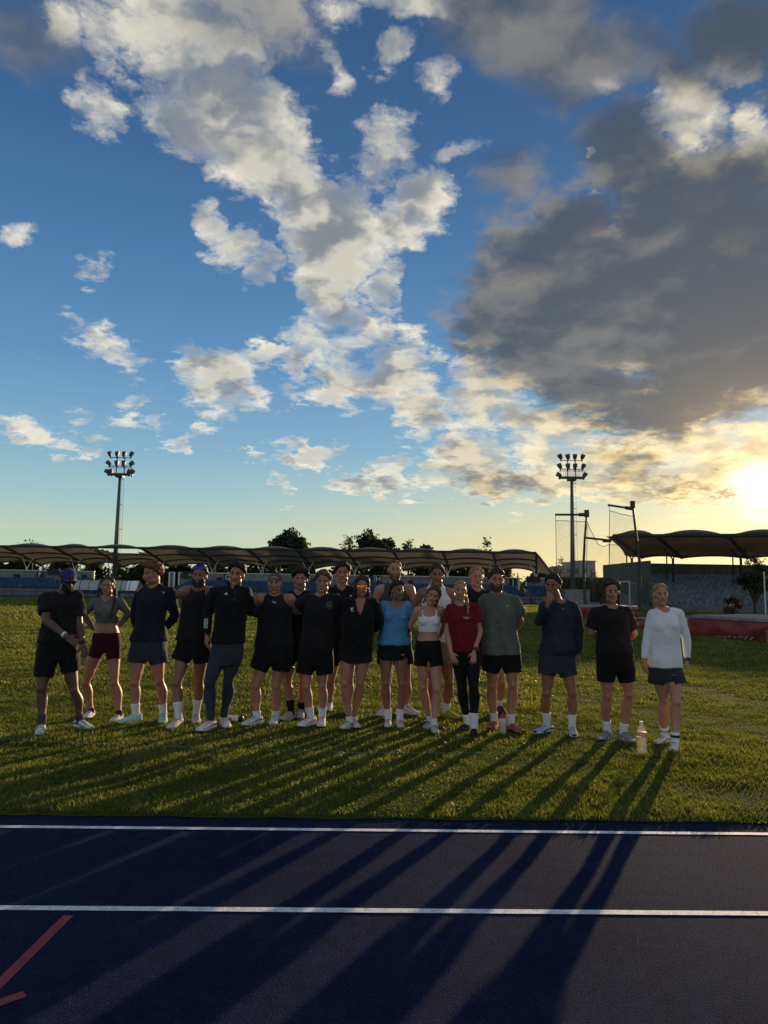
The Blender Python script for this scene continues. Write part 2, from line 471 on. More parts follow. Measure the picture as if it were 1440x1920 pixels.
# field: gently uneven turf with a ragged near edge
def field_z(x, y):
    return .012 * mnoise.noise(Vector((x * .5, y * .5, 1.0))) + .010 * mnoise.noise(Vector((x * 1.7, y * 1.7, 4.0))) + .022
us = np.linspace(-9, 9, 181); vs_ = np.concatenate((np.linspace(0, 14, 141), np.linspace(14.4, FAR - VG, 60)))
fb = MB()
uu = np.concatenate(([-70, -40, -20], us, [20, 40, 70]))
pts = []
for j, v in enumerate(vs_):
    for u in uu:
        p = tr(u, VG + v)
        if j == 0:
            e = .035 * mnoise.noise(Vector((u * 2.3, 0, 0))) + .02 * mnoise.noise(Vector((u * 9, 0, 3)))
            p = tr(u, VG + e, .006); pts.append(p)
        else:
            p.z = field_z(p.x, p.y) if v < 14 else .02; pts.append(p)
nu = len(uu)
fb.add(pts, [(j * nu + i, j * nu + i + 1, (j + 1) * nu + i + 1, (j + 1) * nu + i) for j in range(len(vs_) - 1) for i in range(nu - 1)])
tag(fb.build('field', M_TURF, smooth=True), kind='structure')

M_LINE = bpy.data.materials.new('line_paint'); M_LINE.use_nodes = True
def paint_mat(m, c, c2, lo=.40, hi=.54):
    N = NT(m.node_tree); b = m.node_tree.nodes['Principled BSDF']
    P = N.n('ShaderNodeTexCoord').outputs['Object']
    n1 = N.noise(P, 150, 3, .7); n2 = N.noise(P, 18, 3, .6)
    N.l(N.mix(N.mr(N.m('ADD', N.m('MULTIPLY', n1, .6), N.m('MULTIPLY', n2, .4)), lo, hi), c2, c), b.inputs['Base Color'])
    b.inputs['Roughness'].default_value = .75
    bp = N.n('ShaderNodeBump'); bp.inputs['Strength'].default_value = .8; bp.inputs['Distance'].default_value = .004
    N.l(n1, bp.inputs['Height']); N.l(bp.outputs[0], b.inputs['Normal'])
paint_mat(M_LINE, (.78, .79, .80), (.42, .43, .46))
def lane_line(v, w=.05):
    b = MB(); n = 240; vs = []
    for i in range(n + 1):
        u = -12 + 24 * i / n
        a = .0022 * mnoise.noise(Vector((u * 14, v, 0)))
        c = .0022 * mnoise.noise(Vector((u * 14, v, 9)))
        vs += [tr(u, v - w / 2 + a, .004), tr(u, v + w / 2 + c, .004)]
    b.add(vs, [(2 * i, 2 * i + 2, 2 * i + 3, 2 * i + 1) for i in range(n)])
    return tag(b.build('lane_line', M_LINE), kind='structure')
lane_line(V1); lane_line(V2)
M_RED = bpy.data.materials.new('red_paint'); M_RED.use_nodes = True
paint_mat(M_RED, (.30, .035, .035), (.12, .02, .03))
def stroke(p, q, w):
    p = ground(*p); q = ground(*q); d = (q - p).normalized(); s = Vector((-d.y, d.x, 0)) * w / 2
    return [p - s, q - s, q + s, p + s]
mb = MB()
a, b_ = stroke((128, 1718), (-60, 1905), .052), stroke((46, 1866), (-55, 1902), .052)
mb.add([Vector((q.x, q.y, .0045)) for q in a], [(0, 1, 2, 3)])
mb.add([Vector((q.x, q.y, .0060)) for q in b_], [(0, 1, 2, 3)])
tag(mb.build('track_marking', M_RED), kind='structure')

# far side of the oval
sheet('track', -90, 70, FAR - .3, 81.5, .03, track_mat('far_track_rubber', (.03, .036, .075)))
sheet('pavement', -90, 70, 81.5, 99, .05, mat('concrete_walk', (.17, .165, .155), vscale=1.5))
sheet('kerb', -90, 70, FAR - .35, FAR - .15, .10, mat('kerb_pale', (.4, .4, .38)))

# grass blades
def make_blades():
    V = []; tot = 0
    def patch(d0, d1, dens, h0, w0):
        n_strip = 26
        P = []
        edges = np.linspace(d0, d1, n_strip + 1)
        for a, b in zip(edges[:-1], edges[1:]):
            half = .60 * b + 1.8
            n = int(dens * (b - a) * 2 * half)
            x = rng.uniform(-half, half, n); y = rng.uniform(a, b, n)
            P.append(np.column_stack((x, y)))
        P = np.concatenate(P)
        return P, np.full(len(P), h0), np.full(len(P), w0)
    parts = [patch(VG, 7.0, 5200, .030, .0030), patch(7.0, 10.5, 3000, .032, .0036), patch(10.5, 16, 1000, .036, .0065), patch(16, 30, 260, .042, .013), patch(30, FAR - .6, 42, .06, .036)]
    P = np.concatenate([p[0] for p in parts]); H = np.concatenate([p[1] for p in parts]); W = np.concatenate([p[2] for p in parts])
    # clumps and bare patches
    def vn(sc_, off):
        g = 64
        t = rng.random((g, g))
        fx = (P[:, 0] * sc_ + off) % g; fy = (P[:, 1] * sc_ + off) % g
        ix = fx.astype(int); iy = fy.astype(int); ax = fx - ix; ay = fy - iy
        ax = ax * ax * (3 - 2 * ax); ay = ay * ay * (3 - 2 * ay)
        t00 = t[ix % g, iy % g]; t10 = t[(ix + 1) % g, iy % g]; t01 = t[ix % g, (iy + 1) % g]; t11 = t[(ix + 1) % g, (iy + 1) % g]
        return (t00 * (1 - ax) + t10 * ax) * (1 - ay) + (t01 * (1 - ax) + t11 * ax) * ay
    c = .45 * vn(1.3, 3) + .35 * vn(4.5, 11) + .20 * vn(13, 29)
    bare = np.zeros(len(P))
    for (px, py, rx, ry) in ((700, 1490, .62, .20), (1405, 1490, .65, .26), (860, 1480, .30, .10), (60, 1402, .5, .16), (1020, 1462, .35, .09)):
        g = ground(px, py)
        bare = np.maximum(bare, np.exp(-((P[:, 0] - g.x) / rx) ** 2 - ((P[:, 1] - g.y) / ry) ** 2))
    keep = (rng.random(len(P)) < np.clip(.35 + 1.1 * c, 0, 1) * (1 - .88 * bare)) & ((P @ np.array((tnor.x, tnor.y))) > VG - .03 + .05 * (c - .5))
    P = P[keep]; H = H[keep]; W = W[keep]; c = c[keep]
    n = len(P)
    h = H * (.22 + 1.75 * c ** 1.6) * rng.uniform(.5, 1.4, n)
    tall = rng.random(n) < .012; h[tall] *= 1.8
    th = rng.uniform(0, 2 * np.pi, n)
    lean = rng.uniform(.25, 1.1, n); ld = rng.uniform(0, 2 * np.pi, n)
    z0 = np.array([field_z(a, b) for a, b in P]) - .004
    wv = np.column_stack((np.cos(th), np.sin(th), np.zeros(n))) * (W * rng.uniform(.7, 1.4, n))[:, None]
    lv = np.column_stack((np.cos(ld), np.sin(ld), np.zeros(n))) * (h * lean)[:, None]
    base = np.column_stack((P, z0))
    mid = base + lv * .35 + np.column_stack((np.zeros(n), np.zeros(n), h * .6))
    tip = base + lv + np.column_stack((np.zeros(n), np.zeros(n), h))
    vv = np.empty((n, 5, 3)); vv[:, 0] = base - wv; vv[:, 1] = base + wv; vv[:, 2] = mid + wv * .8; vv[:, 3] = mid - wv * .8; vv[:, 4] = tip
    me = bpy.data.meshes.new('grass')
    me.vertices.add(n * 5); me.vertices.foreach_set('co', vv.reshape(-1).astype(np.float32))
    k = np.arange(n)[:, None] * 5
    loops = np.concatenate((k + np.array((0, 1, 2, 3)), k + np.array((3, 2, 4))), axis=1)
    me.loops.add(n * 7); me.loops.foreach_set('vertex_index', loops.reshape(-1).astype(np.int32))
    st = (np.arange(n)[:, None] * 7 + np.array((0, 4))).reshape(-1)
    me.polygons.add(n * 2); me.polygons.foreach_set('loop_start', st.astype(np.int32))
    me.update(calc_edges=True)
    # each blade has its own tint: fresh, yellowed or dry
    at_ = me.attributes.new('tint', 'FLOAT', 'POINT')
    at_.data.foreach_set('value', np.repeat(np.clip(c * .8 + rng.uniform(-.3, .5, n), 0, 1), 5).astype(np.float32))
    m = bpy.data.materials.new('grass_blade'); m.use_nodes = True
    N = NT(m.node_tree); nt = m.node_tree
    b = nt.nodes['Principled BSDF']; out = nt.nodes['Material Output']
    A = N.n('ShaderNodeAttribute', attribute_name='tint')
    col = N.ramp(A.outputs['Fac'], [(0, (.076, .108, .022)), (.45, (.130, .162, .030)), (.8, (.195, .195, .042)), (1, (.30, .25, .09))])
    N.l(col, b.inputs['Base Color']); b.inputs['Roughness'].default_value = .5; b.inputs['Specular IOR Level'].default_value = .25
    t = N.n('ShaderNodeBsdfTranslucent'); N.l(N.mix(1.0, col, (1.1, 1.15, .55), 'MULTIPLY'), t.inputs[0])
    mx = N.n('ShaderNodeMixShader'); mx.inputs[0].default_value = .52
    N.l(b.outputs[0], mx.inputs[1]); N.l(t.outputs[0], mx.inputs[2]); N.l(mx.outputs[0], out.inputs[0])
    me.materials.append(m)
    o = bpy.data.objects.new('grass', me); COL.objects.link(o)
    tag(o, 'short uneven backlit turf grass covering the field beside the track', 'grass', kind='stuff')
    return o
make_blades()
# ------------------------------------------------------------------ shared materials of the surroundings
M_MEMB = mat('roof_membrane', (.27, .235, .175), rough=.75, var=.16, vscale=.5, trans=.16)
M_MEMB_D = mat('dark_membrane', (.15, .125, .085), rough=.8, var=.2, vscale=.5, trans=.10)  # darker membrane for the right-hand canopy
M_RIB = mat('roof_rib', (.075, .07, .06), rough=.7)
M_STEEL_D = mat('dark_steel', (.03, .032, .03), rough=.6, var=.25)
M_STEEL_W = mat('white_steel', (.62, .62, .58), rough=.5, var=.1)
M_WALL = mat('stand_wall', (.21, .21, .19), rough=.85, var=.2, vscale=.9)
M_SEAT = mat('blue_seat', (.012, .055, .125), rough=.5, var=.45, vscale=1.8)
M_SEAT_G = mat('grey_blue_seat', (.11, .128, .155), rough=.5, var=.4, vscale=2.5)
M_STEP = mat('terrace_step', (.14, .14, .14), rough=.9, var=.25, vscale=1.0)
M_SIGN = mat('sign_board', (.018, .020, .024), rough=.5)
M_WHITE = mat('white_letter', (.7, .7, .68), rough=.6, var=.04)
M_GALV = mat('galvanised', (.23, .235, .24), rough=.45, metal=.6, var=.15, vscale=2)
M_BARK = mat('bark', (.055, .045, .035), rough=.95, var=.35, bump=.6, bscale=12)
M_CONC = mat('concrete', (.26, .27, .27), rough=.9, var=.2, vscale=2.5)

def roof_bay(p0, p1, h0, h1, depth_dir, rise_f, rise_r, nu=14, nv=10, hole=None, swoop=None):
    """one membrane bay between two rafters: p0, p1 front corners on the ground, front height h0, rear height h1"""
    def fn(u, v):
        p = p0.lerp(p1, u) + depth_dir * v
        arch = 4 * u * (1 - u)
        z = h0 + (h1 - h0) * (v ** 1.15)
        z += arch * (rise_f * math.sin(math.pi * min(1, v * 2.2 + .12)) * (1 - v) + rise_r * v)
        if swoop: z += swoop(u, v)
        return Vector((p.x, p.y, z))
    return fn

def grandstand(name, label, bnds, yfun, front_h, rear_h, depth, wall_segs, wall_top, wall_y, seat_spans, rows, sign_list, hole_bay=None, seatm=None, wallm=None, ddx=1.6, flare=False, rise_f=.75, rise_r=.55):
    x0 = at(bnds[0], 1090, yfun(bnds[0])); x1 = at(bnds[-1], 1100, yfun(bnds[-1]))
    root = empty(name, ((x0.x + x1.x) / 2, (x0.y + x1.y) / 2 + 3, 0), label, 'grandstand')
    dd = Vector((ddx, depth, 0))
    roof = MB(); ribs = MB(); fascia = MB()
    corners = []
    for b in bnds:
        p = at(b, 1095, yfun(b)); corners.append(Vector((p.x, p.y, 0)))
    for i in range(len(bnds) - 1):
        p0, p1 = corners[i], corners[i + 1]
        fn = roof_bay(p0, p1, front_h, rear_h, dd, rise_f, rise_r)
        hole = None
        if hole_bay == i:
            hole = lambda u, v: .13 < v < .13 + .30 * (4 * u * (1 - u)) ** .8 and .06 < u < .94
        roof.grid(fn, 20, 14, hole)
        for v in (.0, .42, .74, 1.0) if not wallm else (.0, 1.0):
            ribs.tube([fn(u / 12, v) - Vector((0, 0, .10)) for u in range(13)], .10 if v else .13, 6)
    for i, p in enumerate(corners):
        fn = roof_bay(p, p + Vector((1, 0, 0)), front_h, rear_h, dd, 0, 0)
        ribs.tube([fn(0, v / 8) - Vector((0, 0, .12)) for v in range(9)], .15, 6)
        if flare and i == len(corners) - 1:
            def fe(u, v):
                q = fn(0, v); return q + Vector((u * 2.3 * v, 0, -.45 * u * (.2 + v)))
            roof.grid(fe, 5, 12)
            ribs.tube([fe(1, v / 8) for v in range(9)], .12, 6)
    for i in range(len(corners) - 1):
        fascia.tube([corners[i] + Vector((0, -.05, front_h)), corners[i + 1] + Vector((0, -.05, front_h))], .14, 6)
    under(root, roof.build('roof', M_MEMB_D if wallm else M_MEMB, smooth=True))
    under(root, ribs.build('roof_frame', M_RIB))
    under(root, fascia.build('fascia', M_STEEL_D))
    # Y-shaped masts under the rafters
    for i, p in enumerate(corners):
        q = p + dd * .62
        zt = rear_h + .35 * (front_h - rear_h)
        m = MB()
        m.tube([(q.x, q.y, .3), (q.x, q.y, wall_top + .35)], .12, 8)
        for s in (-1, 1):
            m.tube([(q.x, q.y, wall_top + .3), (q.x + s * .75, q.y + .3, zt + .12)], .06, 6)
        m.tube([(q.x + .05, q.y + 1.6, .3), (q.x + .05, q.y + 1.6, rear_h + .2)], .07, 6)
        under(root, m.build('mast', M_STEEL_D if wallm else M_STEEL_W))
    # back wall with its pale capping and boarding
    for (a, b) in wall_segs:
        pa = at(a, 1095, wall_y); pb = at(b, 1095, wall_y)
        w = MB(); cx = (pa.x + pb.x) / 2; hx = (pb.x - pa.x) / 2
        w.box((cx, wall_y, wall_top / 2), (hx, .1, wall_top / 2))
        n = int(hx * 2 / .45)
        for k in range(n):
            w.box((pa.x + .22 + k * .45, wall_y - .12, wall_top / 2), (.06, .03, wall_top / 2 - .06))
        wo = under(root, w.build('back_wall', wallm or M_WALL))
        c = MB().box((cx, wall_y - .02, wall_top + .05), (hx + .05, .2, .05)).box((pa.x, wall_y - .2, wall_top / 2), (.09, .08, wall_top / 2 + .1)).box((pb.x, wall_y - .2, wall_top / 2), (.09, .08, wall_top / 2 + .1))
        under(root, c.build('wall_capping', M_STEEL_D if wallm else M_STEEL_W))
    # terraces and rows of seats
    ya, yb, za, zb = rows[:4]; nr = rows[4]
    for (a, b) in seat_spans:
        pa = at(a, 1100, (ya + yb) / 2).x; pb = at(b, 1100, (ya + yb) / 2).x
        st = MB()
        for r in range(nr):
            y = ya + (yb - ya) * r / (nr - 1); z = za + (zb - za) * r / (nr - 1)
            st.box(((pa + pb) / 2, y + .2, (z - .45) / 2 + .02), ((pb - pa) / 2 + .3, (yb - ya) / (nr - 1) / 2 - .004, max(.05, (z - .45) / 2)))
        st.box(((pa + pb) / 2, ya - .62, za / 2), ((pb - pa) / 2 + .3, .06, za / 2))
        under(root, st.build('terrace', M_STEP))
        for r in range(nr):
            y = ya + (yb - ya) * r / (nr - 1); z = za + (zb - za) * r / (nr - 1)
            s = MB(); n = int((pb - pa) / .52)
            for k in range(n):
                x = pa + (k + .5) * (pb - pa) / n
                if abs((x - pa) % 12.5 - 6) < .55 and not wallm:                   # gangways
                    if s.v: under(root, s.build('seat_row', seatm or M_SEAT)); s = MB()
                    continue
                s.box((x, y + .05, z), (.215, .19, .03))
                s.box((x, y + .25, z + .20), (.215, .025, .19))
            if s.v: under(root, s.build('seat_row', seatm or M_SEAT))
    for (px, py, ch, sz, w_, h_) in sign_list:
        p = at(px, py, wall_y - .35)
        sg = under(root, MB().box(p, (w_, .04, h_)).build('sign', M_SIGN))
        vs, fs = text_mesh(ch, sz)
        vs = [(x + p.x, y + p.y - .06, z + p.z) for x, y, z in vs]
        lo = MB().add(vs, fs).build('lettering', M_WHITE)
        lo.parent = sg; lo.matrix_parent_inverse = (Matrix.Translation(root.location)).inverted() if False else Matrix.Identity(4)
        lo.location = -Vector(root.location) if False else (0, 0, 0)
    return root

# far stand, two halves either side of an open gateway
yf = lambda px: 93.5 - 5.0 * px / 1000
bA = [-190, -95, 0, 95, 165, 262]
bB = [262, 366, 462, 554, 647, 736, 830, 925, 1006]
SPK = []
g1 = grandstand('grandstand', 'long stand on the left with blue seats and an open slot in its membrane roof', bA, yf, 6.15, 4.0, 7.5,
           [(-200, 176)], 3.0, 94.5, [(-200, 172)], (84.5, 93.0, .75, 1.75, 7),
           [(75, 1077, 'F', .95, .42, .46), (100, 1072, '', .8, .8, .42), (-40, 1074, 'E', .95, .42, .46)], hole_bay=4)
g2 = grandstand('grandstand', 'long stand behind the group, row of arched membrane bays above blue seats', bB, yf, 6.15, 4.0, 7.5,
           [(318, 327), (336, 690), (702, 972), (986, 1030)], 3.0, 92.0, [(336, 972), (992, 1040)], (82.0, 90.5, .75, 1.75, 7),
           [(362, 1078, '←  ii', .62, 1.5, .42), (427, 1083, 'G', .95, .42, .46), (709, 1086, 'H', .95, .42, .46), (962, 1092, 'J', .95, .42, .46), (1000, 1086, '', .5, .9, .36), (696, 1092, '', .6, .35, .75)], flare=True)
def speakers(root, pts, y):
    for px, py in pts:
        p = at(px, py, y)
        under(root, MB().box(p, (.27, .2, .34)).box(p + Vector((0, .25, .1)), (.05, .25, .05)).build('loudspeaker', M_SIGN))
speakers(g1, [(31, 1081), (158, 1083)], 93.9)
speakers(g2, [(411, 1087), (587, 1090), (770, 1093), (866, 1096)], 91.4)
# nearer stand on the right
yr = lambda px: 64.0 - (px - 1133) * .012
bR = [1150, 1232, 1368, 1500, 1632]
gr = grandstand('grandstand', 'nearer stand on the right, dark wavy canopy over grey-blue seats below the sun', bR, yr, 6.55, 5.05, 7.0,
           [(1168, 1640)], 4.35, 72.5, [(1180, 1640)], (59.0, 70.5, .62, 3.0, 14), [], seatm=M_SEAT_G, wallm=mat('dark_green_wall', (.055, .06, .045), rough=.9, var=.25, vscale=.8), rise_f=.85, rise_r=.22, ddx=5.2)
# its free roof end: a pointed wing on the left
def wing():
    p = at(1150, 1100, yr(1150)); t = at(1131, 1100, yr(1133)); e = at(1171, 1100, 71.0)
    def fn(u, v):
        z = 6.55 + (5.05 - 6.55) * v ** 1.15
        a = Vector((p.x + 5.2 * v, p.y + 7.0 * v, z))
        b = Vector((t.x + (e.x - t.x) * v + .5 * math.sin(math.pi * v), p.y + 7.0 * v, z + .10 - .25 * math.sin(math.pi * v)))
        return a.lerp(b, u) - Vector((0, 0, .12 * math.sin(math.pi * u)))
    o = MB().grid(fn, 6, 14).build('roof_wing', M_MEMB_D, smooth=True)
    under(gr, o)
wing()
_p = at(1168, 1100, 66); 
under(gr, MB().box((_p.x + .3, 66.3, 2.1), (.12, 6.2, 2.1)).build('end_wall', mat('dark_wall', (.07, .075, .06), var=.3, vscale=1.2)))

# ------------------------------------------------------------------ floodlight masts
M_LAMP = mat('floodlight_body', (.035, .04, .034), rough=.5, var=.2)
M_POLE = mat('mast_steel', (.10, .105, .10), rough=.45, metal=.35, var=.12, vscale=1)
M_GLASS = mat('lamp_glass', (.05, .06, .06), rough=.35, spec=.3)
def floodlight(px, y, ztop, label, variant):
    x = px
    root = empty('floodlight_mast', (x, y, 0), label, 'floodlight', 'floodlight masts beyond the field')
    zp = ztop - 2.9                                          # platform height
    MB().tube([(0, 0, 0), (0, 0, zp * .5), (0, 0, zp)], [.34, .27, .17], 12).build('pole', M_POLE, root, smooth=True)
    lad = MB()
    for s in (-.16, .16): lad.tube([(.58 + s, .1, 2), (.38 + s, .1, zp)], .014, 5)
    for k in range(int(zp / .45)):
        t = k * .45 / zp; lad.tube([(.42 - .2 * t + .0, .1, 2 + t * (zp - 2)), (.74 - .2 * t, .1, 2 + t * (zp - 2))], .009, 4)
    for k in range(5): lad.box((.3, .1, 2 + (zp - 2) * k / 4.2), (.35, .03, .03))
    lad.build('ladder', M_POLE, root)
    pf = MB().box((0, 0, zp), (1.6, .5, .11)).box((0, 0, zp - .25), (.5, .5, .16))
    for r in (.9, 2.0):
        pf.tube([(-.55, 0, zp), (-.55, 0, zp + 2.3)], .06, 6); pf.tube([(.55, 0, zp), (.55, 0, zp + 2.3)], .06, 6)
    pf.tube([(-1.55, 0, zp + 1.15), (1.55, 0, zp + 1.15)], .05, 6)
    pf.tube([(-1.5, 0, zp + 2.3), (1.5, 0, zp + 2.3)], .05, 6)
    for s in (-1, 1):
        for k in range(6): pf.tube([(-1.55 + k * .62, s * .45, zp + .1), (-1.55 + k * .62, s * .45, zp + .95)], .02, 4)
        pf.tube([(-1.58, s * .45, zp + .95), (1.58, s * .45, zp + .95)], .025, 4)
    pf.build('platform', M_LAMP, root)
    HX = .80
    rows = [(2.40, [(-1.85, -24, -10), (-.6, -8, -6), (.55, 6, -6), (1.8, 22, -10)]), (1.15, [(-1.95, -52 if variant else -24, 0), (-.6, -6, 0), (.55, 6, 0), (1.9, 50 if variant else 24, 0)]),
            (-.02, [(-2.1, -62, 10), (2.1, 30, 5)] + ([(-1.55, -12, 5), (1.55, 24, 5)] if variant else []))]
    for dz, hs in rows:
        for hx, tilt, tip in hs:
            hx *= HX
            rot = Euler((R(-14 + tip), R(tilt), 0)).to_matrix()
            # lamp housing: flared box narrowing to its bracket
            prof = [(.14, .13, -.36), (.24, .17, -.08), (.27, .19, .32), (.24, .16, .36)]
            vs = []
            for a, b, c in prof:
                for sx, sy in ((-1, -1), (1, -1), (1, 1), (-1, 1)):
                    vs.append(rot @ Vector((sx * a, sy * b, c)) + Vector((hx, -.15, zp + dz + .35)))
            fs = [(0, 3, 2, 1), (12, 13, 14, 15)]
            for i in range(3):
                for k in range(4): fs.append((i * 4 + k, i * 4 + (k + 1) % 4, (i + 1) * 4 + (k + 1) % 4, (i + 1) * 4 + k))
            lm = MB().add(vs, fs)
            lm.tube([Vector((hx * .92, 0, zp + dz - .25)), Vector((hx, -.1, zp + dz + .1))], .07, 5)
            lo = lm.build('floodlight', M_LAMP, root)
            gl = MB().add([rot @ Vector((sx * .22, -.212, c)) + Vector((hx, -.15, zp + dz + .35)) for sx, c in ((-1, -.08), (1, -.08), (1, .32), (-1, .32))], [(0, 1, 2, 3)]).build('lamp_glass', M_GLASS, lo)
    return root
pL = at(214, 1090, 95.0); fl = floodlight(pL.x, 95.0, at(228, 850, 95.0).z, 'floodlight mast on the left, in the gateway between the two long stands', True)
pR = at(1074, 1090, 92.0); fr = floodlight(pR.x, 92.0, at(1071, 855, 92.0).z, 'floodlight mast on the right rising from a concrete block beside the throwing cage', False)
pb = at(1079, 1110, 91.0)
bl = MB().box((0, 0, .8), (1.55, .9, .8)).box((0, 0, 1.64), (1.65, 1.0, .05)).box((.9, -.93, .9), (.35, .03, .5)).build('concrete_base', M_CONC)
bl.parent = fr; bl.location = (pb.x - pR.x, -1.0, 0)

# ------------------------------------------------------------------ throwing cage
M_CAGE = mat('cage_steel', (.05, .045, .038), rough=.55, var=.3)
def net_mat(name, col, cover, cell):
    m = bpy.data.materials.new(name); m.use_nodes = True
    N = NT(m.node_tree); b = m.node_tree.nodes['Principled BSDF']; out = m.node_tree.nodes['Material Output']
    b.inputs['Base Color'].default_value = tuple(col) + (1,); b.inputs['Roughness'].default_value = .8
    P = N.n('ShaderNodeTexCoord').outputs['Object']; x, y, z = N.xyz(P)
    h = N.m('ADD', x, y)
    def thr(q):
        f = N.m('FRACT', N.m('DIVIDE', q, cell)); return N.m('LESS_THAN', f, cover)
    a = N.m('MAXIMUM', thr(N.m('ADD', h, z)), thr(N.m('SUBTRACT', h, z)))
    t = N.n('ShaderNodeBsdfTransparent'); mx = N.n('ShaderNodeMixShader')
    N.l(a, mx.inputs[0]); N.l(t.outputs[0], mx.inputs[1]); N.l(b.outputs[0], mx.inputs[2]); N.l(mx.outputs[0], out.inputs[0])
    return m
M_NET = net_mat('cage_net', (.16, .13, .09), .075, .05)
M_NETW = net_mat('goal_net', (.5, .5, .48), .075, .14)
def cage():
    Y = 55.0
    b0 = ground(1097, 1143); root = empty('throwing_cage', (at(1140, 1120, Y).x, Y, 0), 'tall hammer throwing cage of leaning dark posts hung with fine nets', 'throwing cage')
    def P(x, y, d=Y): return at(x, y, d)
    for pts, r in (([(1098, 1146), (1094, 1067), (1096.5, 1010), (1100, 963)], .11), ([(1199, 1146), (1200, 1060), (1195, 1020), (1186, 946)], .125)):
        q = [P(*t) for t in pts]; q[0].z = 0
        under(root, MB().tube(q, [r * 1.1, r, r * .85, r * .7], 8).box(P(*pts[-1]), (.16, .12, .28)).build('post', M_CAGE))
    for pts in ([(1041, 965), (1104, 965)], [(1095, 1008), (1141, 1013)], [(1140, 947), (1187, 954)]):
        m = MB().tube([P(*t) for t in pts], .085, 6)
        if pts[0][0] == 1095: m.box(P(1138, 1014), (.3, .15, .12))
        else:
            e = P(*pts[1]); s = P(*pts[0]); m.tube([e.lerp(s, .3), e], .14, 6)
        under(root, m.build('arm', M_CAGE))
    def net(c00, c10, c11, c01, sag=.0, d0=0.0, d1=0.0):
        a, b, c, d = P(*c00, Y + d0), P(*c10, Y + d1), P(*c11, Y + d1), P(*c01, Y + d0)
        def fn(u, v):
            p = a.lerp(b, u).lerp(d.lerp(c, u), v)
            p.y += .12 * math.sin(u * 17 + v * 3); p.z -= sag * math.sin(math.pi * u) * (1 - v)
            return p
        under(root, MB().grid(fn, 16, 10).build('net', M_NET, smooth=True))
        under(root, MB().tube([fn(k / 8, 0) for k in range(9)], .025, 5).tube([fn(0, k / 8) for k in range(9)], .022, 5).build('net_rope', M_CAGE))
    net((1042, 976), (1099, 978), (1096, 1143), (1046, 1140), 0, .4, .4)
    net((1101, 978), (1143, 1020), (1143, 1141), (1101, 1143), .9, .5, 3)
    net((1143, 957), (1186, 968), (1198, 1143), (1143, 1141), .05, .3, .3)
    net((1143, 1021), (1172, 1023), (1172, 1139), (1143, 1139), 0, 4, 6)
    # ropes hanging from the arms
    under(root, MB().tube([P(1041.5, 966), P(1042, 977)], .02, 4).tube([P(1141, 948), P(1143, 957)], .02, 4).build('hanger', M_CAGE))
cage()

# ------------------------------------------------------------------ goal, mats, flagpole
def goal():
    x = at(1180, 1100, 63.0).x
    root = empty('football_goal', (x, 66.6, 0), 'white football goal with net, seen edge-on at the right end of the field', 'goal')
    MB().tube([(0, -3.66, 0), (0, -3.66, 2.44)], .07, 8).build('goal_post', M_STEEL_W, root)
    MB().tube([(0, 3.66, 0), (0, 3.66, 2.44)], .07, 8).build('goal_post', M_STEEL_W, root)
    MB().tube([(0, -3.73, 2.44), (0, 3.73, 2.44)], .07, 8).build('crossbar', M_STEEL_W, root)
    fr_ = MB()
    for s in (-1, 1): fr_.tube([(0, s * 3.66, 2.44), (1.1, s * 3.66, 2.1), (2.4, s * 3.66, .05)], .03, 6)
    fr_.tube([(2.4, -3.66, .05), (2.4, 3.66, .05)], .03, 6)
    fr_.build('net_support', M_STEEL_W, root)
    prof = [(0, 2.42), (1.1, 2.08), (1.8, 1.1), (2.4, .05)]
    def fn(u, v):
        k = min(2, int(v * 3)); t = v * 3 - k
        a, b = prof[k], prof[k + 1]
        return Vector((a[0] + (b[0] - a[0]) * t, -3.62 + 7.24 * u, a[1] + (b[1] - a[1]) * t - .05 * math.sin(math.pi * u)))
    n = MB().grid(fn, 14, 9)
    for s in (-3.62, 3.62): n.add([(0, s, 2.42), (1.1, s, 2.08), (2.4, s, .05), (0, s, .05)], [(0, 1, 2, 3)])
    n.build('goal_net', M_NETW, root)
goal()

M_REDC = mat('red_cover', (.24, .035, .03), rough=.55, var=.3, vscale=1.2, bump=.5, bscale=2.5)
M_TARP = mat('pale_tarpaulin', (.17, .155, .145), rough=.5, var=.2, vscale=1.5)
M_NAVYC = mat('navy_cover', (.03, .04, .08), rough=.6, var=.3)
def wrinkle_box(pa, pb, depth, h, seed, n=70, m=10):
    """front face between two ground points, bulging and creased, plus top and back"""
    d = (pb - pa); L = d.length; t = d.normalized(); nrm = Vector((t.y, -t.x, 0))
    def fn(u, v):                                            # v: 0 bottom front .. .55 top front .. 1 top back
        if v < .5:
            k = v / .5; z = h * k; off = .10 * math.sin(math.pi * k)
            off += .10 * mnoise.noise(Vector((u * L * 1.3, k * 2.0 + seed, 0))) + .05 * abs(mnoise.noise(Vector((u * L * 4, k * 5, seed))))
            p = pa + t * (u * L) + nrm * off; p.z = max(.0, z + .03 * mnoise.noise(Vector((u * L * 2, seed, k))))
        else:
            k = (v - .5) / .5
            p = pa + t * (u * L) - nrm * (depth * k); p.z = h + .06 * math.sin(math.pi * k) + .05 * mnoise.noise(Vector((u * L * 1.1, k * 3, seed)))
        return p
    return fn
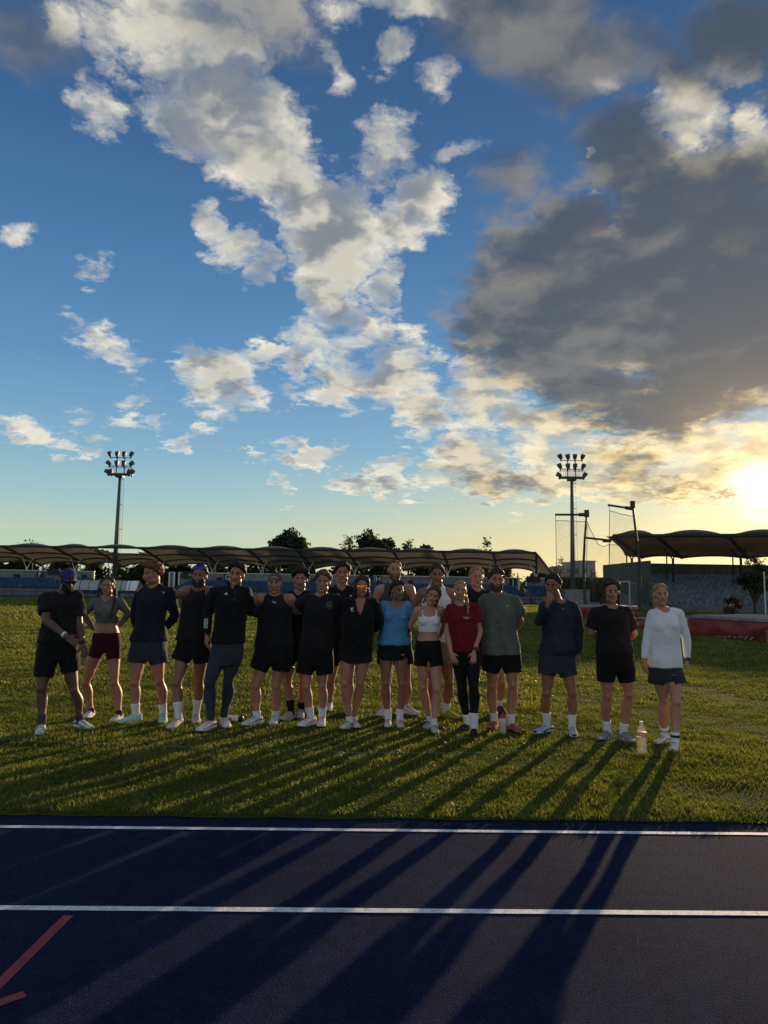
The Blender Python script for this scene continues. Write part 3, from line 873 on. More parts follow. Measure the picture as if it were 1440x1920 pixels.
def landing_mat(pa, pb, depth, h, label, seed, group=None):
    c = (pa + pb) / 2
    root = empty('landing_mat', (c.x, c.y, 0), label, 'crash mat', group)
    fn = wrinkle_box(pa, pb, depth, h, seed)
    under(root, MB().grid(lambda u, v: fn(u, v * .5 * .86), 90, 8).build('side_cover', M_REDC, smooth=True))
    def edge(u, v):
        q = fn(u, .43 + v * .57)
        if v < .25: q = q + Vector((0, -.035, 0.02))
        return q
    under(root, MB().grid(edge, 60, 10).build('top_tarpaulin', M_TARP, smooth=True))
    n = 5
    s = MB()
    t = (pb - pa).normalized()
    for q, sg in ((pa, -1), (pb, 1)):
        back = q + Vector((-t.y, t.x, 0)) * depth
        s.add([(q.x, q.y, 0), (back.x, back.y, 0), (back.x, back.y, h), (q.x, q.y, h)], [(0, 1, 2, 3)])
    under(root, s.build('end_cover', M_NAVYC))
    return root
ga = at(1290, 1100, 27.5); ga.z = 0; gb = at(1500, 1100, 23.2); gb.z = 0
near_mat = landing_mat(ga, gb, 5.0, .74, 'near landing mat in creased red cover with pale tarpaulin on top, right edge', 3.3)
pp = at(1434, 1195, 24.0)
under(near_mat, MB().box((pp.x, pp.y - .35, .19), (.09, .09, .19)).box((pp.x, pp.y - .35, .40), (.11, .11, .02)).build('support_leg', mat('faded_red', (.40, .10, .09), var=.2)))
gs = MB()
for k in range(9):
    q = ga.lerp(gb, .26 + k * .035); gs.box((q.x, q.y - .28 - .03 * (k % 3), .03 + .015 * (k % 2)), (.14, .05, .03), Euler((.2, .1 * k, .3 * k)).to_matrix())
under(near_mat, gs.build('torn_lining', M_TARP))
na = at(1186, 1100, 32.0); na.z = 0; nb = at(1291, 1100, 28.0); nb.z = 0
landing_mat(na, nb, 4.0, .46, 'low pale-topped landing mat with dark side, behind the athlete in white', 5.1)
fa = at(1086, 1100, 44.0); fa.z = 0; fb_ = at(1196, 1100, 43.0); fb_.z = 0
landing_mat(fa, fb_, 4.0, .66, 'distant red landing mat behind the long-haired athlete in black', 8.2)

p = at(1436, 1160, 40.0)
fp = MB().tube([(0, 0, 0), (0, 0, 2.75)], .035, 8).box((0, 0, .03), (.2, .2, .03)).tube([(0, 0, 2.75), (0, 0, 2.82)], .05, 8).build('flagpole', M_STEEL_W, origin=None)
fp.location = (p.x, 40.0, 0); tag(fp, 'thin white bare flagpole at the right edge in front of the grey-blue seats', 'pole')

# ------------------------------------------------------------------ rail, shelters
def railing():
    x0 = at(-200, 1100, 81).x; x1 = at(1040, 1100, 81).x
    root = empty('railing', ((x0 + x1) / 2, 81.3, 0), 'low dark railing running along the foot of the long stands', 'railing')
    MB().tube([(x0 - root.location.x, 0, 1.0), (x1 - root.location.x, 0, 1.0)], .05, 6).build('top_rail', M_STEEL_D, root)
    MB().tube([(x0 - root.location.x, 0, .5), (x1 - root.location.x, 0, .5)], .03, 6).build('mid_rail', M_STEEL_D, root)
    n = 28
    for k in range(n + 1):
        x = x0 + (x1 - x0) * k / n - root.location.x
        MB().tube([(x, 0, 0), (x, 0, 1.0)], .045, 6).build('rail_post', M_STEEL_D, root)
railing()
M_POLYC = mat('cloudy_polycarbonate', (.55, .56, .52), rough=.25, var=.1, alpha=.62)
M_WPANEL = mat('white_panel', (.75, .75, .72), rough=.5)
def shelter(px0, px1, Y, label, white_right):
    x0 = at(px0, 1100, Y).x; x1 = at(px1, 1100, Y).x; w = (x1 - x0)
    root = empty('team_shelter', ((x0 + x1) / 2, Y, 0), label, 'dugout', 'curved team shelters beside the far track')
    def arc(t): a = R(10 + 150 * t); return (.2 - 1.0 * math.cos(a) * .9, .55 + 1.25 * math.sin(a) * 1.05)
    def fn(a0, a1):
        def g(u, v):
            y, z = arc(v); return Vector((-w / 2 + w * (a0 + (a1 - a0) * u), y, z))
        return g
    MB().grid(fn(0, .55 if white_right else 1), 4, 12).build('curved_roof', M_POLYC, root, smooth=True)
    if white_right: MB().grid(fn(.55, 1), 4, 12).build('white_roof_panel', M_WPANEL, root, smooth=True)
    f = MB()
    for u in (0, .33, .66, 1):
        f.tube([Vector((-w / 2 + w * u, arc(t / 10)[0], arc(t / 10)[1])) for t in range(11)], .04, 6)
        f.tube([(-w / 2 + w * u, arc(1)[0], arc(1)[1]), (-w / 2 + w * u, arc(1)[0], 0)], .04, 6)
        f.tube([(-w / 2 + w * u, arc(0)[0], arc(0)[1]), (-w / 2 + w * u, arc(0)[0], 0)], .04, 6)
    f.build('frame', M_STEEL_D, root)
    MB().box((0, .45, .45), (w / 2 - .1, .2, .04)).box((0, .7, .75), (w / 2 - .1, .03, .25)).box((-w / 2 + .3, .45, .2), (.05, .2, .2)).box((w / 2 - .3, .45, .2), (.05, .2, .2)).build('bench', M_SEAT, root)
    return root
shelter(136, 188, 79.0, 'clear curved team shelter left of the woman in the grey crop top', False)
shelter(214, 262, 79.0, 'curved shelter with a white roof end, right of the woman in grey crop top', True)

# ------------------------------------------------------------------ trees
def leaf_mat(name, c1, c2, trans=.35):
    m = bpy.data.materials.new(name); m.use_nodes = True
    N = NT(m.node_tree); b = m.node_tree.nodes['Principled BSDF']; out = m.node_tree.nodes['Material Output']
    A = N.n('ShaderNodeAttribute', attribute_name='tint')
    col = N.mix(A.outputs['Fac'], c1, c2)
    N.l(col, b.inputs['Base Color']); b.inputs['Roughness'].default_value = .6; b.inputs['Specular IOR Level'].default_value = .2
    t = N.n('ShaderNodeBsdfTranslucent'); N.l(col, t.inputs[0])
    mx = N.n('ShaderNodeMixShader'); mx.inputs[0].default_value = trans
    N.l(b.outputs[0], mx.inputs[1]); N.l(t.outputs[0], mx.inputs[2]); N.l(mx.outputs[0], out.inputs[0])
    return m
M_LEAF = leaf_mat('dark_leaf', (.022, .034, .010), (.055, .070, .018))
M_LEAF_Y = leaf_mat('bright_leaf', (.04, .06, .012), (.10, .12, .025), .5)
M_LEAF_S = leaf_mat('sparse_leaf', (.05, .055, .02), (.10, .10, .035), .4)
def tree(name, label, base, h, w, n=1800, leaf=.22, seed=1, trunk_h=.3, lm=None, group='trees behind the stands', cat='tree', shape=1.0, lobes=9, twigs=0):
    r = np.random.default_rng(seed)
    root = empty(name, tuple(base), label, cat, group)
    tk = MB(); th = h * trunk_h
    tk.tube([(0, 0, -.2), (.05 * w * r.normal() * .3, 0, th * .6), (0, 0, th), (0, 0, h * .7)], [.035 * h * .5 + .03, .03 * h * .5 + .02, .025 * h * .5 + .02, .02], 8)
    # crown built of clumps at the ends of limbs
    cen = []
    for k in range(lobes):
        a = 2 * math.pi * (k + r.random() * .7) / lobes; t = r.random()
        rr = w * .5 * (.35 + .5 * r.random()) * (1 - .55 * t ** 2) ** shape
        c = np.array((rr * math.cos(a), rr * math.sin(a) * .8, th + (h - th) * (.15 + .72 * t)))
        cen.append((c, w * .5 * (.30 + .22 * r.random()) * (1 - .35 * t)))
        tk.tube([(0, 0, th * (.7 + .3 * r.random())), tuple(c * .55 + np.array((0, 0, c[2] * .25))), tuple(c)], [.02 * h * .4 + .015, .02 * h * .25 + .01, .01], 5)
    cen.append((np.array((0, 0, h * .88)), w * .20)); cen.append((np.array((0, 0, th + (h - th) * .5)), w * .34))
    for k in range(twigs):
        a = r.uniform(0, 6.28); c, rad = cen[r.integers(len(cen))]
        d = np.array((math.cos(a) * .6, math.sin(a) * .4, .9)) * rad * r.uniform(1.0, 1.9)
        tk.tube([tuple(c), tuple(c + d)], [.015, .006], 4)
    tk.build('trunk', M_BARK, root)
    per = n // len(cen); P = []; Nn = []; T = []
    for c, rad in cen:
        d = r.normal(size=(per, 3)); d /= np.linalg.norm(d, axis=1)[:, None]
        q = rad * (.35 + .75 * r.random(per)) ** .7
        jit = 1 + .35 * np.sin(d[:, 0] * 5 + seed) * np.cos(d[:, 2] * 6 + seed)
        P.append(c + d * (q * jit)[:, None] * np.array((1, .9, .82))); Nn.append(d)
        T.append(np.clip(r.normal(.45, .28, per) + .15 * r.normal(), 0, 1))
    for k in range(twigs * 5):
        c, rad = cen[r.integers(len(cen))]; a = r.uniform(0, 6.28)
        P.append((c + np.array((math.cos(a) * .6, math.sin(a) * .4, .9)) * rad * r.uniform(.9, 1.8))[None]); Nn.append(r.normal(size=(1, 3))); T.append(np.array((.6,)))
    P = np.concatenate(P); Nn = np.concatenate(Nn); T = np.concatenate(T); k = len(P)
    u = r.normal(size=(k, 3)); u /= np.linalg.norm(u, axis=1)[:, None]
    v = np.cross(u, r.normal(size=(k, 3))); v /= np.linalg.norm(v, axis=1)[:, None]
    s = (leaf * r.uniform(.5, 1.4, k))[:, None]
    quad = np.stack((P - u * s, P - v * s * .55, P + u * s, P + v * s * .55), axis=1).reshape(-1, 3)
    me = bpy.data.meshes.new('crown')
    me.from_pydata(quad.tolist(), [], np.arange(4 * k).reshape(-1, 4).tolist())
    at_ = me.attributes.new('tint', 'FLOAT', 'POINT'); at_.data.foreach_set('value', np.repeat(T, 4).astype(np.float32))
    me.materials.append(lm or M_LEAF)
    o = bpy.data.objects.new('crown', me); COL.objects.link(o); o.parent = root
    return root
def tree_px(px_c, py_top, w_px, Y, label, **kw):
    p = at(px_c, py_top, Y); w = w_px / 1331 * Y
    return tree(kw.pop('name', 'tree'), label, (p.x, Y, 0), p.z, w, **kw)
Yt = 112
tree_px(544, 991, 92, Yt, 'dense round dark tree showing above the long stand left of its middle', n=11000, leaf=.26, seed=3, lobes=20)
tree_px(690, 999, 122, Yt, 'broad dark tree showing above the middle of the long stand', n=9000, leaf=.26, seed=5, lobes=18)
tree_px(652, 1005, 50, Yt + 3, 'thin feathery tree on the left flank of the broad dark tree', n=700, leaf=.2, seed=8, lm=M_LEAF_S, twigs=30)
tree_px(728, 1006, 60, Yt + 2, 'smaller dark tree leaning against the right side of the broad dark tree', n=4200, leaf=.26, seed=9, lobes=14)
tree_px(767, 1012, 44, Yt, 'pale sparse treetop just right of the broad dark tree', n=380, leaf=.2, seed=12, lm=M_LEAF_S, twigs=30)
tree_px(803, 1018, 46, Yt, 'low dark rounded treetop over the middle right of the long stand', n=3000, leaf=.24, seed=14, lobes=12)
tree_px(912, 1006, 40, Yt, 'small pointed sparse tree above the right part of the long stand', n=1000, leaf=.2, seed=17, lm=M_LEAF_S, shape=1.8, twigs=24)
tree_px(56, 1019, 60, Yt, 'low treetops just clearing the left stand roof', n=900, leaf=.2, seed=21, twigs=20)
# those that fill the view under the roof, between wall and membrane
LAB = ['dark tree seen under the roof at the far left edge', 'dark tree behind the board with the letter F', 'dark leafy tree over the head of the man in the blue cap', 'bright backlit tree left of the floodlight mast in the gateway',
       'bright yellow-green tree right of the floodlight mast in the gateway', 'dark bushy tree behind the man in the navy long sleeves', 'dark tree under the roof behind the bearded man with sunglasses on his head', 'dark tree under the roof behind the man in the dark zip top',
       'dark tree under the roof above the man in the backward cap', 'dark tree under the roof behind the man with the moustache', 'dark tree under the roof right of the tall man in black', 'dark tree under the roof behind the man in the grey tank top',
       'dark tree under the roof behind the man in the white tank top', 'dark tree under the roof behind the fair-haired man', 'backlit tree under the roof near the board with the letter J', 'loose backlit tree under the right end of the long roof']
for i, (px, top, w, lm_) in enumerate([(-20, 1050, 90, 0), (45, 1052, 80, 0), (118, 1050, 80, 0), (182, 1048, 60, 1), (228, 1048, 40, 1), (275, 1056, 80, 0), (335, 1056, 80, 0), (400, 1062, 84, 0),
                                      (480, 1060, 84, 0), (560, 1062, 84, 0), (640, 1064, 84, 0), (715, 1066, 80, 0), (790, 1064, 84, 0), (865, 1064, 84, 0), (945, 1066, 76, 2), (1015, 1064, 70, 2)]):
    tree_px(px, top, w * 1.15, 104 + (i % 3) * 1.5, LAB[i], n=4200 if lm_ == 0 else 1500, leaf=.27, seed=40 + i, lm=(M_LEAF, M_LEAF_Y, M_LEAF_S)[lm_], trunk_h=.12, lobes=12, group='trees seen under the roof')
tree_px(1050, 1048, 40, 96, 'straggly bush with bare twigs at the right end of the long stand', n=420, leaf=.14, seed=70, lm=M_LEAF_S, name='shrub', cat='shrub', twigs=30, trunk_h=.2, group=None)
tree_px(1112, 1070, 26, 90, 'small twiggy shrub showing through the cage net', n=160, leaf=.12, seed=71, lm=M_LEAF_S, name='shrub', cat='shrub', twigs=20, trunk_h=.2, group=None)
tree_px(1412, 1040, 66, 50, 'small dark tree in front of the seats of the right stand', n=2200, leaf=.10, seed=73, trunk_h=.25, group=None, shape=1.5, lobes=12, twigs=16)
tree_px(1372, 1118, 46, 47, 'low reddish bush left of the small dark tree, in front of the seats', n=900, leaf=.07, seed=75, lm=leaf_mat('flare_red_leaf', (.035, .015, .014), (.07, .035, .02)), name='shrub', cat='shrub', trunk_h=.1, group=None)  # leaf red stands for lens flare, put into the colour
def hedge():
    a = at(1030, 1100, 96); b = at(1172, 1100, 94); h = at(1100, 1083, 95).z
    r = np.random.default_rng(5); n = 5200
    t = r.random(n); P = np.column_stack((a.x + (b.x - a.x) * t, a.y + (b.y - a.y) * t + r.normal(0, .45, n), r.random(n) ** .8 * (h - .12)))
    u = r.normal(size=(n, 3)); u /= np.linalg.norm(u, axis=1)[:, None]; v = np.cross(u, r.normal(size=(n, 3))); v /= np.linalg.norm(v, axis=1)[:, None]
    s = (.2 * r.uniform(.5, 1.4, n))[:, None]
    quad = np.stack((P - u * s, P - v * s * .6, P + u * s, P + v * s * .6), axis=1).reshape(-1, 3)
    me = bpy.data.meshes.new('foliage'); root = empty('hedge', ((a.x + b.x) / 2, 95, 0), 'clipped dark hedge against a boundary fence behind the throwing cage', 'hedge')
    me.from_pydata([tuple(q - np.array(root.location)) for q in quad], [], np.arange(4 * n).reshape(-1, 4).tolist())
    at_ = me.attributes.new('tint', 'FLOAT', 'POINT'); at_.data.foreach_set('value', np.repeat(r.random(n), 4).astype(np.float32))
    me.materials.append(M_LEAF); o = bpy.data.objects.new('foliage', me); COL.objects.link(o); o.parent = root
    MB().box((0, .9, h / 2), ((b.x - a.x) / 2, .06, h / 2)).box((0, .9, h + .04), ((b.x - a.x) / 2 + .05, .1, .04)).build('fence_panel', mat('dark_boarding', (.06, .065, .05), var=.3, vscale=1), root)
hedge()
# far blocks beyond the ground
def building():
    Y = 230.0
    a = at(1038, 1100, Y).x; b = at(1075, 1100, Y).x; c = at(1103, 1100, Y).x
    z1 = at(1055, 1062, Y).z; z2 = at(1085, 1055, Y).z
    root = empty('apartment_block', ((a + c) / 2, Y, 0), 'distant pale flat-roofed building block left of the throwing cage', 'building')
    mw = mat('haze_tinted_render', (.33, .31, .28), rough=.9, vscale=.1)  # wall tone with distance haze put into the colour
    under(root, MB().box(((a + b) / 2, Y, z1 / 2), ((b - a) / 2, 6, z1 / 2)).box((b - 1.5, Y, z1 + .7), (1.5, 2, .7)).build('low_wing', mw))
    under(root, MB().box(((b + c) / 2, Y - 1, z2 / 2), ((c - b) / 2, 7, z2 / 2)).box(((b + c) / 2, Y - 1, z2 + .2), ((c - b) / 2 + .15, 7.15, .2)).build('tall_wing', mw))
    mg = mat('far_window', (.06, .07, .08), rough=.2, spec=.6)
    for fl_ in range(2):
        for k in range(5):
            x = a + .8 + k * (c - a - 1.6) / 4
            yy = Y - 6.05 if x < b else Y - 8.05
            under(root, MB().box((x, yy, 4.6 + fl_ * 2.9), (.55, .06, .7)).build('window', mg))
building()
# ------------------------------------------------------------------ people
SPH = []
def _sph():
    n, m = 12, 8
    vs = [(0, 0, 1)]
    for j in range(1, m):
        a = math.pi * j / m
        for k in range(n):
            b = 2 * math.pi * k / n
            vs.append((math.sin(a) * math.cos(b), math.sin(a) * math.sin(b), math.cos(a)))
    vs.append((0, 0, -1)); fs = []
    for k in range(n): fs.append((0, 1 + k, 1 + (k + 1) % n))
    for j in range(m - 2):
        for k in range(n): fs.append((1 + j * n + k, 1 + (j + 1) * n + k, 1 + (j + 1) * n + (k + 1) % n, 1 + j * n + (k + 1) % n))
    L = len(vs) - 1
    for k in range(n): fs.append((L, 1 + (m - 2) * n + (k + 1) % n, 1 + (m - 2) * n + k))
    return np.array(vs), fs
SV, SF = _sph()
def ell(mb, c, r, M=None):
    v = SV * np.array(r)
    if M is not None: v = v @ np.array(M.to_3x3()).T
    mb.add((v + np.array(c)).tolist(), SF)
def limb(mb, p, q, prof, off=None):
    """tapering limb from p to q; prof = [(t, radius)]; off(t) shifts the axis"""
    p, q = Vector(p), Vector(q)
    pts = [p.lerp(q, t) + (off(t) if off else Vector()) for t, r in prof]
    mb.tube(pts, [r for t, r in prof], 14)
    ell(mb, pts[0], (prof[0][1],) * 3); ell(mb, pts[-1], (prof[-1][1],) * 3)
def loft(mb, secs, n=28):
    """secs = [(centre, side axis, fwd axis, half width, half depth)] - closed solid"""
    vs = []; fs = []
    for c, s, f, w, d in secs:
        for k in range(n):
            a = 2 * math.pi * k / n
            ca, sa = math.cos(a), math.sin(a)
            e = .82
            x = math.copysign(abs(ca) ** e, ca); y = math.copysign(abs(sa) ** e, sa)
            vs.append(c + s * (w * x) + f * (d * y))
    for i in range(len(secs) - 1):
        for k in range(n):
            k2 = (k + 1) % n
            fs.append((i * n + k, i * n + k2, (i + 1) * n + k2, (i + 1) * n + k))
    fs.append(tuple(range(n - 1, -1, -1))); fs.append(tuple(range((len(secs) - 1) * n, len(secs) * n)))
    mb.add(vs, fs)

def remesh(mb, voxel, iters, name, m, parent, disp=None, cut=None):
    me = bpy.data.meshes.new('tmp'); me.from_pydata(mb.v, [], mb.f)
    bm = bmesh.new(); bm.from_mesh(me); bmesh.ops.recalc_face_normals(bm, faces=bm.faces); bm.to_mesh(me); bm.free()
    ob = bpy.data.objects.new('tmp', me); COL.objects.link(ob)
    md = ob.modifiers.new('r', 'REMESH'); md.mode = 'VOXEL'; md.voxel_size = voxel; md.adaptivity = 0
    dg = bpy.context.evaluated_depsgraph_get()
    out = bpy.data.meshes.new_from_object(ob.evaluated_get(dg))
    bpy.data.objects.remove(ob); bpy.data.meshes.remove(me)
    nv = len(out.vertices); co = np.empty(nv * 3, np.float32); out.vertices.foreach_get('co', co); co = co.reshape(-1, 3).astype(float)
    ed = np.empty(len(out.edges) * 2, np.int32); out.edges.foreach_get('vertices', ed); ed = ed.reshape(-1, 2)
    deg = np.bincount(ed.ravel(), minlength=nv)[:, None].astype(float); deg[deg == 0] = 1
    def lap(x):
        s = np.empty_like(x)
        for a in range(3): s[:, a] = np.bincount(ed[:, 0], x[ed[:, 1], a], nv) + np.bincount(ed[:, 1], x[ed[:, 0], a], nv)
        return s / deg
    for k in range(iters):
        co = co + .5 * (lap(co) - co)
        co = co - .33 * (lap(co) - co) * (1 if k % 2 else .9)
    out.vertices.foreach_set('co', co.astype(np.float32).ravel()); out.update()
    if disp:
        nr = np.empty(nv * 3, np.float32); out.vertices.foreach_get('normal', nr); nr = nr.reshape(-1, 3)
        d = np.array([disp(c) for c in co])
        co = co + nr * d[:, None]
        out.vertices.foreach_set('co', co.astype(np.float32).ravel()); out.update()
    if cut:
        bm = bmesh.new(); bm.from_mesh(out)
        kill = [f for f in bm.faces if cut(f.calc_center_median(), f.normal)]
        bmesh.ops.delete(bm, geom=kill, context='FACES')
        be = [e for e in bm.edges if e.is_boundary]; bv = {}
        for e in be:
            a_, b_ = e.verts; bv.setdefault(a_, []).append(b_); bv.setdefault(b_, []).append(a_)
        for it in range(9):
            new = {v: v.co.lerp(sum((q.co for q in nb), Vector()) / len(nb), .5) for v, nb in bv.items()}
            for v, c in new.items(): v.co = c
        bm.to_mesh(out); bm.free()
    out.name = name
    out.polygons.foreach_set('use_smooth', [True] * len(out.polygons))
    out.materials.clear(); out.materials.append(m)
    o = bpy.data.objects.new(name, out); COL.objects.link(o)
    if parent: under(parent, o)
    return o
def sub(parent, o):
    o.parent = parent; o.matrix_parent_inverse = Matrix.Identity(4); return o

def skin(name, c):
    if name in MATS: return MATS[name]
    m = mat(name, c, rough=.48, var=.10, vscale=7, spec=.5, sheen=.12)
    b = m.node_tree.nodes['Principled BSDF']
    b.inputs['Subsurface Weight'].default_value = .12
    b.inputs['Subsurface Radius'].default_value = (.02, .008, .004)
    b.inputs['Subsurface Scale'].default_value = .5
    return m
SK = {'pale': skin('skin_pale', (.44, .200, .122)), 'fair': skin('skin_fair', (.38, .158, .092)), 'tan': skin('skin_tan', (.26, .108, .058)), 'brown': skin('skin_brown', (.105, .046, .026))}
def cloth(name, c, **kw):
    kw.setdefault('rough', .85); kw.setdefault('var', .10); kw.setdefault('vscale', 5); kw.setdefault('spec', .15); kw.setdefault('bump', .15); kw.setdefault('bscale', 420); kw.setdefault('sheen', .04)
    return mat('cloth_' + name, c, **kw)
C = dict(black=cloth('black', (.0085, .0085, .0095)), black2=cloth('soft_black', (.013, .012, .013)), navy=cloth('navy', (.013, .016, .026)), slate=cloth('slate', (.032, .036, .046)), charcoal=cloth('charcoal', (.024, .026, .032)),
         grey=cloth('grey_marl', (.125, .122, .112), var=.2), maroon=cloth('maroon', (.045, .006, .014)), blue=cloth('sky_blue', (.085, .24, .42), var=.16), white=cloth('white', (.70, .69, .70), var=.04),
         red=cloth('deep_red', (.135, .009, .014)), sage=cloth('sage', (.105, .118, .092), var=.16), tankgrey=cloth('tank_grey', (.05, .054, .052)), tan=cloth('stone', (.24, .20, .15)), navy2=cloth('ink_blue', (.022, .026, .036), var=.2),
         denim=cloth('grey_blue', (.032, .038, .050), var=.18), sock=cloth('sock_white', (.68, .67, .66), var=.06), sockb=cloth('sock_black', (.01, .01, .01)), sockm=cloth('sock_wine', (.09, .02, .03)), sockg=cloth('sock_grey', (.06, .055, .055)),
         cap=cloth('cap_blue', (.030, .028, .13)), capg=cloth('cap_grey', (.07, .07, .075)))
SH = dict(mint=cloth('shoe_mint', (.36, .58, .50)), white=cloth('shoe_white', (.66, .65, .64)), cream=cloth('shoe_cream', (.56, .50, .44)), black=cloth('shoe_black', (.010, .010, .011)), grey=cloth('shoe_grey', (.26, .25, .25)), lime=cloth('shoe_lime', (.34, .36, .04)),
          multi=cloth('shoe_multi', (.10, .025, .04), tint=(.50, .20, .05), vscale=60), navy=cloth('shoe_navy', (.015, .02, .035)), wblue=cloth('shoe_pale_blue', (.46, .50, .58), var=.3, vscale=30), sole=cloth('sole_white', (.62, .61, .58)), soled=cloth('sole_dark', (.02, .02, .022)),
          red=cloth('accent_red', (.45, .03, .03)), orange=cloth('accent_orange', (.60, .13, .03)), blk=cloth('accent_black', (.012, .012, .012)), mintg=cloth('shoe_grey_mint', (.34, .42, .40)), gry=cloth('accent_grey', (.12, .12, .13)), pink=cloth('accent_pink', (.5, .05, .2)))
def hairmat(name, c): return mat('hair_' + name, c, rough=.5, var=.35, vscale=40, spec=.3, trans=.28)
HR = dict(dark=hairmat('dark', (.024, .017, .013)), brown=hairmat('brown', (.065, .038, .021)), ginger=hairmat('ginger', (.17, .068, .028)), blond=hairmat('blond', (.36, .24, .12)), fairbrown=hairmat('fair_brown', (.135, .085, .046)))
M_EYE = mat('eye_white', (.30, .27, .25), rough=.3, var=.02); M_IRIS = mat('iris', (.02, .014, .01), rough=.2, var=.1)
M_LIP = mat('lip', (.26, .09, .075), rough=.5, var=.06); M_LIPD = mat('lip_dark', (.10, .04, .035), rough=.5, var=.06); M_TEETH = mat('teeth', (.62, .60, .55), rough=.35, var=.02)
M_WATCH = mat('watch_black', (.01, .01, .012), rough=.35); M_BAND = mat('white_band', (.75, .75, .75), rough=.6)
M_LENS_O = mat('mirror_orange', (.75, .16, .01), rough=.15, metal=.75, tint=(.95, .45, .02), vscale=30); M_LENS_B = mat('mirror_blue', (.05, .05, .45), rough=.15, metal=.7); M_LENS_D = mat('lens_dark', (.012, .012, .014), rough=.12, spec=.6)
M_LOGO = mat('logo_white', (.72, .72, .72), rough=.6, var=.05); M_LOGO_G = mat('logo_green', (.42, .52, .10), rough=.6); M_LOGO_D = mat('logo_dim', (.22, .23, .24), rough=.7, var=.2)

CROP = dict(A=(30, 1030, 4.5), B=(290, 1030, 4.5), C=(520, 1030, 4.5), D=(680, 1030, 4.5), E=(960, 1030, 3.7895))
def fold(amp, seed, sx=7.0, sz=3.2):
    o = Vector((seed * 3.1, seed * 1.7, seed * 5.3))
    def d(c):
        x, y, z = c
        a = mnoise.noise(Vector((x * sx + z * 2.2, y * sx, z * sz)) + o)
        b = mnoise.noise(Vector((x * 15 - z * 6, y * 15, z * 9)) + o)
        e = mnoise.noise(Vector((x * 11 + z * 19, y * 14, z * 15 - x * 9)) + o)
        return amp * (abs(a) * -2.3 + .5 + .6 * b - 1.0 * max(0, .25 - abs(e)) * 2 + .25)
    return d

def hand(mb, wrist, d, nrm, s, curl=.35, spread=.10, side=1):
    """palm and five separate fingers; d = direction of the fingers, nrm = back of the hand, side = where the thumb leaves"""
    d = d.normalized(); nrm = (nrm - d * nrm.dot(d)).normalized(); t = nrm.cross(d) * side      # t points to the thumb side
    M = Matrix((t, d, nrm)).transposed()
    pc = wrist + d * .050 * s
    ell(mb, pc, (.040 * s, .054 * s, .0155 * s), M)
    limb(mb, wrist - d * .01, wrist + d * .03 * s, [(0, .024 * s), (1, .022 * s)])
    for k, (off, ln, sp) in enumerate(((.031, .070, .9), (.0105, .080, .3), (-.0105, .074, -.3), (-.030, .058, -1.0))):
        b = wrist + d * (.092 - .006 * abs(k - 1)) * s + t * off * s
        dd = (d + t * sp * spread).normalized(); p = b; pts = [b - dd * .02 * s, b]; c = curl * (.8 + .12 * k)
        for j, f in enumerate((.45, .31, .24)):
            ang = c * (j + 1) * .75
            st = dd * math.cos(ang) - nrm * math.sin(ang)
            p = p + st * (ln * f * s); pts.append(p)
        mb.tube(pts, [.0098 * s, .0098 * s, .0092 * s, .0084 * s, .007 * s], 8); ell(mb, pts[-1], (.0075 * s,) * 3)
    b = wrist + d * .028 * s + t * .030 * s
    p1 = b + (t * .75 + d * .75 - nrm * .25).normalized() * .036 * s; p2 = p1 + (t * .30 + d * .95 - nrm * .3).normalized() * .028 * s
    mb.tube([b - t * .012 * s, b, p1, p2], [.013 * s, .0125 * s, .0105 * s, .008 * s], 8); ell(mb, p2, (.008 * s,) * 3)

def cloth_poly(o, centre_px, polys, m, name, right=Vector((1, 0, 0)), lift=.003):
    """marks lying on a garment: flat outlines (metres) laid on its surface where the eye meets it"""
    me = o.data
    bvh = BVHTree.FromPolygons([v.co[:] for v in me.vertices], [tuple(p.vertices) for p in me.polygons])
    org = Vector((0, 0, CAM_H)); d0 = ray(*centre_px)
    hit, n0, _, _ = bvh.ray_cast(org, d0)
    if hit is None: return None
    n = Vector((-d0.x, -d0.y, 0)).normalized()
    r_ = Vector((n.y * -1, n.x, 0)); r_ = Vector((1, 0, 0)) if abs(n.y) < .2 else Vector((-n.y, n.x, 0)).normalized()
    if r_.x < 0: r_ = -r_
    u_ = Vector((0, 0, 1))
    mb = MB()
    for poly in polys:
        vs = []
        for (x, y) in poly:
            st = hit + r_ * x + u_ * y + n * .12
            h2, _, _, _ = bvh.ray_cast(st, -n, .4)
            vs.append((h2 if h2 is not None else hit + r_ * x + u_ * y) + n * lift)
        mb.add(vs, [tuple(range(len(vs)))])
    lo = mb.build(name, m); return sub(o, lo)
def text_polys(txt, size):
    vs, fs = text_mesh(txt, size)
    return [[(vs[i][0], vs[i][2]) for i in f] for f in fs]
def bars(*b): return [[(x0, y0), (x1, y0), (x1, y1), (x0, y1)] for x0, y0, x1, y1 in b]

def hair_keep(style):
    def thr(f):
        pts = {'short': [(-1, -.58), (-.2, -.26), (.2, .12), (.55, .46), (1, .70)], 'high': [(-1, -.52), (-.2, -.12), (.2, .18), (.55, .46), (1, .70)]}[style]
        for (a, x), (b, y) in zip(pts[:-1], pts[1:]):
            if f <= b: return x + (y - x) * (f - a) / (b - a)
        return pts[-1][1]
    return thr

